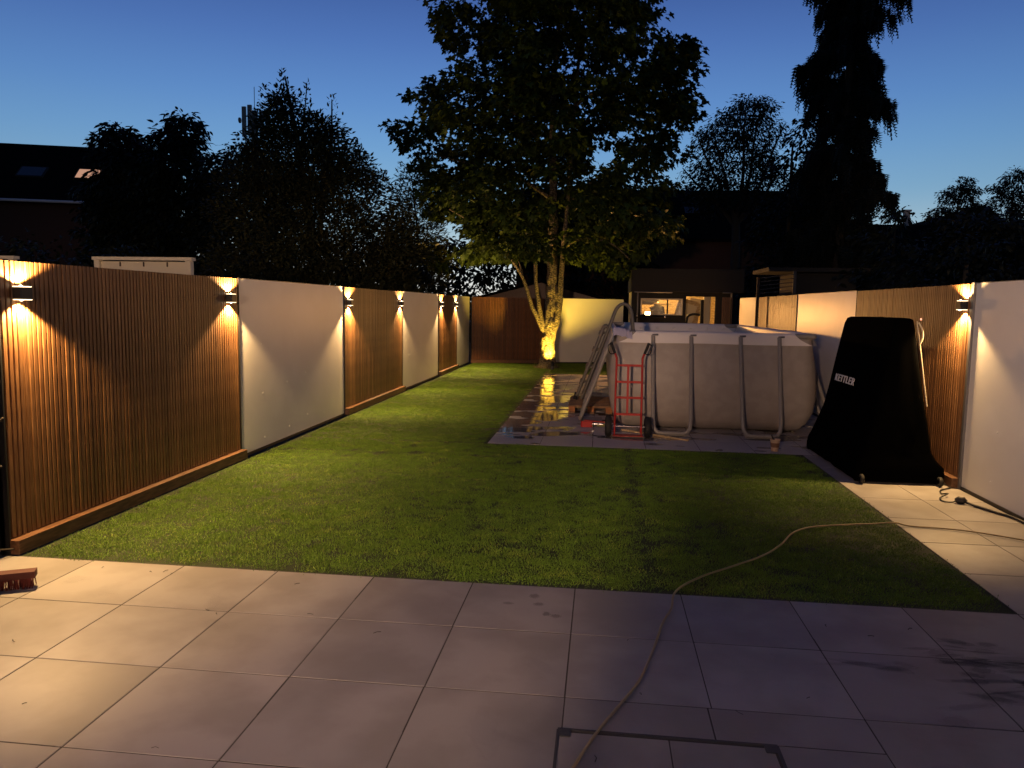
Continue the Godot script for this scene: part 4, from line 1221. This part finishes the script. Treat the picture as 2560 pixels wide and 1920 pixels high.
	piece("blades", done(bl), mat(0.2, 0.17, 0.07, 0.7), tf, Vector3.ZERO, "stuff")

func simple_tree(called: String, label: String, base: Vector3, table: Array, o: Dictionary, leaf: Mesh, material: Material, trunk: Array) -> Node3D:
	var t := thing(called, label, "tree", base, 0.0)
	for l in trunk:
		var st := new_st()
		var pts := []
		for p in l[0]: pts.append(p)
		limb(st, pts, l[1], l[2], null, 8)
		piece("trunk" if l == trunk[0] else "limb", done(st), M.dark_bark, t)
	crown(t, table, o, leaf, material, Vector3.ZERO)
	return t

func trees() -> void:
	var oval := oval_leaf()
	var narrow := leaf_mesh([Vector2(0.0, 0.0), Vector2(0.1, 0.3), Vector2(0.09, 0.65), Vector2(0.0, 1.0)], 0.2, 0.15)
	# tall spiky evergreen behind the left fence (tables are local to the base)
	var b := Vector3(-6.6, 0, -17.0)
	simple_tree("spiky_evergreen_tree", "dense evergreen tree with upright spiky shoots behind the left fence", b,
		[[0.4, -1.9, 2.2], [1.7, -2.35, 2.65], [2.6, -2.4, 2.5], [3.4, -2.3, 2.25], [4.1, -1.9, 1.85], [4.6, -1.65, 1.45], [5.1, -1.45, 0.85], [5.5, -1.2, 0.4], [5.9, -1.05, -0.15], [6.2, -0.9, -0.5]],
		{"seed": 51, "freq": 0.8, "cut": -0.3, "ragged": 0.3, "depth": 2.0, "clumps": 1900, "per": 40, "size": 0.11, "spread": 0.3, "wide": 2.5, "shell": 0.5, "hang": -0.15, "flat": 0.9, "sprigs": [[-0.65, 5.9, 6.75, 0.0, 60], [-1.05, 5.5, 6.4, 0.1, 46], [-0.06, 5.3, 6.45, 0.1, 60], [0.45, 5.6, 6.2, -0.1, 30], [0.2, 4.8, 5.6, 0.2, 40], [-1.4, 5.0, 5.7, 0.0, 40], [1.1, 4.4, 5.2, 0.0, 50], [1.7, 3.9, 4.5, 0.1, 40], [2.1, 3.2, 3.9, 0.2, 40], [-2.0, 3.8, 4.5, 0.2, 40], [0.7, 4.7, 5.4, 0.3, 40]]},
		oval, M.leaf.oak, [[[Vector3(0, 0, 0), Vector3(0.05, 2.5, 0), Vector3(-0.3, 5.0, 0), Vector3(-0.6, 6.6, 0)], 0.16, 0.015], [[Vector3(0.05, 2.0, 0), Vector3(0.3, 3.8, 0.1), Vector3(0.45, 5.0, 0), Vector3(0.45, 6.1, -0.1)], 0.07, 0.012], [[Vector3(0, 2.2, 0), Vector3(-0.2, 4.2, 0.1), Vector3(-0.06, 6.3, 0.1)], 0.06, 0.01]])
	simple_tree("narrow_leaved_tree", "loose narrow leaved tree between the evergreen and the maple", Vector3(-5.0, 0, -20.6),
		[[1.4, -1.2, 0.75], [2.5, -1.0, 0.8], [3.2, -0.9, 0.75], [3.8, -0.9, 0.55], [4.4, -0.75, 0.45], [4.9, -0.5, 0.1], [5.3, -0.3, -0.1]],
		{"seed": 57, "freq": 0.9, "cut": -0.3, "depth": 1.2, "clumps": 480, "per": 24, "size": 0.15, "spread": 0.26, "wide": 1.0, "hang": -0.1, "flat": 0.9}, narrow, M.leaf.olive, [[[Vector3(0, 0, 0), Vector3(0.1, 2.0, 0), Vector3(-0.2, 5.0, 0)], 0.07, 0.012]])
	# trees in front of the far left house
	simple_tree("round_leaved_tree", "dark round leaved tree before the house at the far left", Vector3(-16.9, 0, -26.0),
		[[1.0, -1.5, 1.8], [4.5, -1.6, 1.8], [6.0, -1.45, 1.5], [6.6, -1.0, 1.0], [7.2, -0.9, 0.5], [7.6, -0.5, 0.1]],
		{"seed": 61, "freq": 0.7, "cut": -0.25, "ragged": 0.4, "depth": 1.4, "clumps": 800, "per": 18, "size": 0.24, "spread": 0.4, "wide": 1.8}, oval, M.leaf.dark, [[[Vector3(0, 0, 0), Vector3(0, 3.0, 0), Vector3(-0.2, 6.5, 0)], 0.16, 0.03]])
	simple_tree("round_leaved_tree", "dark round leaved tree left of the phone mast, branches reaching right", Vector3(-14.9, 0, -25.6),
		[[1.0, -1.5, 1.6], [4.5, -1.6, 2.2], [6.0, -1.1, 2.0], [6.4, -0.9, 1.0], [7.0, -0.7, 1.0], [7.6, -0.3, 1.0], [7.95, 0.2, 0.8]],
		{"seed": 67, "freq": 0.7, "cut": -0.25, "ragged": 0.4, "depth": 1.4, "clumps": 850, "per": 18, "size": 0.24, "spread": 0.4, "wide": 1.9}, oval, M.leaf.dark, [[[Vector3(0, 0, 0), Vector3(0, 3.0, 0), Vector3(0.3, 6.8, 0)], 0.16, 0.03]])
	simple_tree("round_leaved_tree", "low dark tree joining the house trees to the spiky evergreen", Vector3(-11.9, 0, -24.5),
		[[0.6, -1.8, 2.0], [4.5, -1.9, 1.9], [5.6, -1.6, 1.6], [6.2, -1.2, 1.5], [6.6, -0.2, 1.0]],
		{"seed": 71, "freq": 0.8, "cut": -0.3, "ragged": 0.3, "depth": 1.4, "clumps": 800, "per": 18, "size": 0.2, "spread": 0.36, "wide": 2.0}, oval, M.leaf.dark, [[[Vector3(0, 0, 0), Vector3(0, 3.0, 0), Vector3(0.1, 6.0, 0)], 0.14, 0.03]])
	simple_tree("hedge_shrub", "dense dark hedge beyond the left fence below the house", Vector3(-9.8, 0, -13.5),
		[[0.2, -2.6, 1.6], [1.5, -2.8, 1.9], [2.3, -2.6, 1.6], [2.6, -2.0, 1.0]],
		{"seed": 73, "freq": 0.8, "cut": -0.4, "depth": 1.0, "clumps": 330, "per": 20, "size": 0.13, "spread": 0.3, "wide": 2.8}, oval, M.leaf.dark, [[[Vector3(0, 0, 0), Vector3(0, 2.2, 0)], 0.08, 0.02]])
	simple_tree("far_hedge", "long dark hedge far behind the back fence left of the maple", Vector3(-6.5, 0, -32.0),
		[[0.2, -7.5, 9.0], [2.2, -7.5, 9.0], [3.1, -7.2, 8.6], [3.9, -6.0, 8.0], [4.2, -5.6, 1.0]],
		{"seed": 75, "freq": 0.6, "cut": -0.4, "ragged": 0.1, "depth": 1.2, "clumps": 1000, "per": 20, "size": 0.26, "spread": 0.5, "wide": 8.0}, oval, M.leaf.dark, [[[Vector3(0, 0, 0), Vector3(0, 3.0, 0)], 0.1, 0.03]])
	# airy tree right of the maple
	var tw := [[[Vector3(0, 0, 0), Vector3(0.05, 3.5, 0), Vector3(0, 5.0, 0)], 0.2, 0.14]]
	for a in [[-1.6, 8.0, 0.2], [-0.9, 8.6, -0.4], [0.1, 9.2, 0.3], [0.8, 9.1, -0.2], [1.5, 8.3, 0.3], [-2.0, 6.9, -0.2], [1.9, 7.1, -0.3]]:
		tw.append([[Vector3(0, 4.6 + rng.randf() * 0.5, 0), Vector3(a[0] * 0.45 + 0.1, lerpf(5.0, a[1], 0.35), a[2]), Vector3(a[0] * 0.75, lerpf(5.0, a[1], 0.7), a[2] * 1.5), Vector3(a[0], a[1], a[2] * 2)], 0.085, 0.015])
		for k in 3:
			var f := rng.randf_range(0.35, 0.8)
			var p := Vector3(a[0] * f, lerpf(5.0, a[1], f), a[2])
			tw.append([[p, p + Vector3(rng.randf_range(-0.4, 0.4), 0.45, rng.randf_range(-0.3, 0.3)), p + Vector3(rng.randf_range(-0.8, 0.8), 0.8, rng.randf_range(-0.4, 0.4))], 0.03, 0.008])
	simple_tree("airy_tree", "airy small leaved tree with forking branches right of the maple", Vector3(4.9, 0, -30.0),
		[[5.2, -1.6, 1.6], [6.0, -2.1, 2.0], [7.2, -1.9, 1.8], [8.2, -1.5, 1.5], [8.9, -0.7, 1.3], [9.4, -0.1, 0.9]],
		{"seed": 79, "freq": 0.8, "cut": -0.12, "depth": 1.5, "clumps": 950, "per": 16, "size": 0.13, "spread": 0.36, "wide": 2.0, "shell": 0.5}, oval, M.leaf.dark, tw)
	# weeping conifer: drooping sprays on short boughs
	var c := thing("weeping_conifer", "tall weeping conifer with drooping sprays right of the airy tree", "tree", Vector3(6.95, 0, -24.0))
	var ts := new_st()
	limb(ts, [Vector3(0, 0, 0), Vector3(0, 5, 0), Vector3(0.02, 10, 0), Vector3(0.05, 18.3, 0)], 0.24, 0.03)
	piece("trunk", done(ts), M.dark_bark, c)
	var bs := new_st()
	var xf := []
	var cols := []
	var y := 0.8
	while y < 18.0:
		for k in 6:
			var an := rng.randf_range(0, TAU)
			var left := cos(an) < 0
			var reach := rng.randf_range(0.55, 1.25) * (1.0 + 0.22 * sin(y * 2.3 + (1.0 if left else 2.6))) * clampf((19.0 - y) / 6.0, 0.15, 1.0)
			if y < 6.2: reach *= 1.2
			if y < 4.5: reach *= 1.2
			var d := Vector3(cos(an), 0, sin(an))
			var tip := Vector3(0, y - 0.1, 0) + d * reach
			var mid := Vector3(0, y + 0.12, 0) + d * reach * 0.6
			add_tube(bs, [Vector3(0, y, 0), mid, tip + Vector3(0, -0.15, 0)], [0.03, 0.018, 0.008], 5)
			var count := int(16 + reach * 34)
			for j in count:
				var f := sqrt(rng.randf_range(0.02, 1.0))
				var q: Vector3 = (Vector3(0, y, 0).lerp(mid, f / 0.6) if f < 0.6 else mid.lerp(tip, (f - 0.6) / 0.4)) + rand_dir() * 0.1
				var ln := (rng.randf_range(0.18, 0.46) if rng.randf() < 0.8 else rng.randf_range(0.4, 0.8)) * (0.6 + 0.5 * f)
				var yv := (Vector3.DOWN + rand_dir() * 0.18 + d * 0.12).normalized()
				var zv := rand_dir()
				zv = (zv - yv * zv.dot(yv)).normalized()
				xf.append(Transform3D(Basis(yv.cross(zv) * 0.46, yv * ln, zv * 0.46), q))
				var w := rng.randf_range(0.6, 1.2)
				cols.append(Color(w, w, w))
		y += 0.24
	piece("boughs", done(bs), M.dark_bark, c, Vector3.ZERO, "stuff")
	var spray := new_st()
	for k in 14:
		var t := k / 14.0
		var wd := 0.28 * (1.0 - t) * (0.55 if k % 2 == 0 else 1.0) + 0.05
		var sx := 1.0 if k % 2 == 0 else -1.0
		for v in [Vector3(0, t, 0), Vector3(sx * wd, t + 0.1, 0.04), Vector3(0, t + 0.09, 0)]: spray.add_vertex(v)
		for v in [Vector3(0, t, 0), Vector3(-0.03 * sx, t + 0.08, sx * wd), Vector3(0, t + 0.1, 0)]: spray.add_vertex(v)
	scatter(c, "sprays", done(spray), M.leaf.conifer, xf, cols)
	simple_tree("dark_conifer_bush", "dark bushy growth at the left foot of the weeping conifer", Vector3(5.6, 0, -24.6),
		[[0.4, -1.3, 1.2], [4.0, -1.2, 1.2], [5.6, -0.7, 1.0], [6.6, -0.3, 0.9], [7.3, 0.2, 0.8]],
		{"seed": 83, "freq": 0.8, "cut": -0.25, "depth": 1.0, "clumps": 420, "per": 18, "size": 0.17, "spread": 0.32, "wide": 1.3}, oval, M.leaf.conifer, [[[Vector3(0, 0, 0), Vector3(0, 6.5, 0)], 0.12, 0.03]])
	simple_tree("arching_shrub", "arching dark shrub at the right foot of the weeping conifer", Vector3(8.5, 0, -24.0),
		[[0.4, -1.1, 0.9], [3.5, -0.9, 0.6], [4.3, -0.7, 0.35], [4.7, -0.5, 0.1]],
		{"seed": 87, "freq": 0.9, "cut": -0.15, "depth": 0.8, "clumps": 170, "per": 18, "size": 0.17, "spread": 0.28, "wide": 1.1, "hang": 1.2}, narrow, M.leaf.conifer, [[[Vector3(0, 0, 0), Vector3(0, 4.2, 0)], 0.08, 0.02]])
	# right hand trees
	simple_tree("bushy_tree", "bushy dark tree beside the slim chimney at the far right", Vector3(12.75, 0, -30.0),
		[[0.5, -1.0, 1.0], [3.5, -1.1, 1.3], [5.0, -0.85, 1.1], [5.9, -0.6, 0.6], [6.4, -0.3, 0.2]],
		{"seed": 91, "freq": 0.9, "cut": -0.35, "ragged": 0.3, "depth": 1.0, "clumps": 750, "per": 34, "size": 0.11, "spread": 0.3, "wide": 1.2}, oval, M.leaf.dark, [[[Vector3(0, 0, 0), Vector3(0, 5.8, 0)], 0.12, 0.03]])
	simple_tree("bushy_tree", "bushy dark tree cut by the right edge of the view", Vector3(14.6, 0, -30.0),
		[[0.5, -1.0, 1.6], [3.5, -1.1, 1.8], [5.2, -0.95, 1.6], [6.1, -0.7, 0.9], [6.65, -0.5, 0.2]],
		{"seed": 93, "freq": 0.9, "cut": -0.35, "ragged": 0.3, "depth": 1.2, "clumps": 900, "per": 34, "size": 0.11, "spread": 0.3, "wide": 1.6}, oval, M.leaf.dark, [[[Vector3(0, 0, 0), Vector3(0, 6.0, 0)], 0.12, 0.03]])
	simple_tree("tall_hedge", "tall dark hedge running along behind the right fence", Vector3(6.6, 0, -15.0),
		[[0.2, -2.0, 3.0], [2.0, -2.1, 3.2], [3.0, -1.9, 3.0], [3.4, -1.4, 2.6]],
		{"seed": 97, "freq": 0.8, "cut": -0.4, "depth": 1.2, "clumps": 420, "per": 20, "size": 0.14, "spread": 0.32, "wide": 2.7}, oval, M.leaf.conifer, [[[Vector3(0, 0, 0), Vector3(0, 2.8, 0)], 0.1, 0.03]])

# ---------------------------------------------------------------- the house behind the camera
func house() -> void:
	var t := thing("house", "rear of the house behind the camera with a wide lit open window", "house", Vector3(0, 0, 1.0))
	var w: Material = M.plaster
	piece("rear_wall", box_mesh(Vector3(-3.155, 0.95, 0.12), Vector3(2.49, 1.9, 0.24)), w, t)
	piece("rear_wall", box_mesh(Vector3(2.05, 1.4, 0.12), Vector3(4.5, 2.8, 0.24)), w, t)
	piece("rear_wall", box_mesh(Vector3(-0.955, 1.4, 0.12), Vector3(0.09, 2.8, 0.24)), w, t)
	piece("rear_wall", box_mesh(Vector3(-0.555, 0.78, 0.12), Vector3(0.71, 1.56, 0.24)), w, t)
	piece("rear_wall", box_mesh(Vector3(-0.555, 2.55, 0.12), Vector3(0.71, 0.5, 0.24)), w, t)
	piece("rear_wall", box_mesh(Vector3(-1.455, 2.5, 0.12), Vector3(0.91, 0.6, 0.24)), w, t)
	piece("rear_wall", box_mesh(Vector3(-3.155, 2.5, 0.12), Vector3(2.488, 0.6, 0.24)), w, t)
	piece("rear_wall", box_mesh(Vector3(-3.72, 2.05, 0.12), Vector3(1.36, 0.3, 0.24)), w, t)
	piece("rear_wall", box_mesh(Vector3(-1.455, 0.55, 0.121), Vector3(0.91, 1.1, 0.22)), w, t)
	piece("sill", box_mesh(Vector3(-1.455, 1.115, 0.08), Vector3(0.89, 0.03, 0.34)), w, t)
	piece("side_wall", box_mesh(Vector3(-4.3, 1.4, 2.3), Vector3(0.2, 2.8, 4.6)), w, t)
	piece("side_wall", box_mesh(Vector3(0.6, 1.4, 2.42), Vector3(0.2, 2.8, 4.36)), w, t)
	piece("back_wall", box_mesh(Vector3(-1.85, 1.4, 4.7), Vector3(5.1, 2.8, 0.2)), w, t)
	piece("ceiling", box_mesh(Vector3(0, 2.9, 2.4), Vector3(8.8, 0.2, 4.9)), w, t)
	piece("floor", box_mesh(Vector3(-1.85, -0.02, 2.42), Vector3(4.7, 0.04, 4.36)), M.oak_floor, t)
	var l := thing("pendant_lamp", "round glowing pendant lamp hanging inside the house", "lamp", Vector3(-1.47, 1.95, 3.2))
	piece("globe_lamp", lathe_mesh([Vector2(0, 0.18), Vector2(0.12, 0.13), Vector2(0.18, 0), Vector2(0.12, -0.13), Vector2(0, -0.18)], Transform3D.IDENTITY, 20), glow(1.0, 0.75, 0.5, 6.0), l)
	piece("flex", tube_mesh([Vector3(0, 0.17, 0), Vector3(0, 0.85, 0)], 0.006, 6), M.cable, l)
	var o := OmniLight3D.new()
	o.name = "globe_glow"
	l.add_child(o, true)
	o.light_energy = 54.0
	o.light_color = Color(1.0, 0.81, 0.67)
	o.light_size = 0.16
	o.omni_range = 40.0
	o.omni_attenuation = 2.0
	o.shadow_enabled = true

# ---------------------------------------------------------------- lawn
func lawn() -> void:
	var g := new_st()
	var y := -0.004
	quad(g, Vector3(-3.47, y, -4.135), Vector3(-3.47, y, -8.49), Vector3(2.2, y, -8.49), Vector3(2.2, y, -4.135))
	quad(g, Vector3(-3.47, y, -8.49), Vector3(-3.47, y, -20.5), Vector3(-1.262, y, -21.0), Vector3(-1.262, y, -8.49))
	quad(g, Vector3(-1.262, y, -17.69), Vector3(-1.262, y, -21.0), Vector3(3.1, y, -22.0), Vector3(3.1, y, -17.69))
	tag(piece("lawn_backing", done(g), M.turf, self), "green backing of the artificial lawn", "", "", "structure")
	# a tuft of blades
	var st := new_st()
	st.set_smooth_group(-1)
	for k in 40:
		var p := Vector3(rng.randf_range(-0.065, 0.065), 0, rng.randf_range(-0.065, 0.065))
		var a := rng.randf_range(0, TAU)
		var side := Vector3(cos(a), 0, sin(a)) * 0.0017
		var lean := Vector3(rng.randf_range(-1, 1), 0, rng.randf_range(-1, 1)) * 0.009
		var h := rng.randf_range(0.007, 0.0125)
		var mid := p + Vector3(0, h * 0.6, 0) + lean * 0.4
		var tip := p + Vector3(0, h, 0) + lean * 1.4
		quad(st, p - side, mid - side * 0.8, mid + side * 0.8, p + side)
		for v in [mid - side * 0.8, tip, mid + side * 0.8]: st.add_vertex(v)
	var m := done(st)
	var xf := []
	var cols := []
	var nz := FastNoiseLite.new()
	nz.seed = 77
	nz.frequency = 0.9
	for a in [[-3.46, 2.2, -8.49, -4.14, 1.0], [-3.46, -1.265, -14.0, -8.49, 1.0], [-3.46, -1.265, -20.6, -14.0, 0.75], [-1.265, 1.2, -21.2, -17.7, 0.75]]:
		var area: float = (a[1] - a[0]) * (a[3] - a[2])
		for i in int(area * 480.0 * a[4]):
			var p := Vector3(rng.randf_range(a[0] + 0.05, a[1] - 0.05), -0.003, rng.randf_range(a[2] + 0.05, a[3] - 0.04))
			if a[2] > -9 and absf(p.x - 0.32) < 0.055 and rng.randf() < 0.75 and p.z < -4.2: continue
			if absf(p.z + 7.75) < 0.06 and p.x < 0.0 and rng.randf() < 0.7: continue
			var s := rng.randf_range(0.8, 1.2)
			xf.append(Transform3D(Basis(Vector3.UP, rng.randf_range(0, TAU)) * Basis.from_scale(Vector3(s, s * (1.0 + 0.35 * nz.get_noise_2d(p.x, p.z)), s)), p))
			var v := rng.randf_range(0.75, 1.25)
			var dry := 0.0
			if rng.randf() < 0.08: dry = rng.randf_range(0.3, 1.0)
			cols.append(Color(lerpf(0.105, 0.26, dry) * v, lerpf(0.205, 0.33, dry) * v, lerpf(0.010, 0.04, dry) * v))
	var o := scatter(self, "grass", m, M.blade, xf, cols)
	tag(o, "short artificial grass of the lawn", "grass")
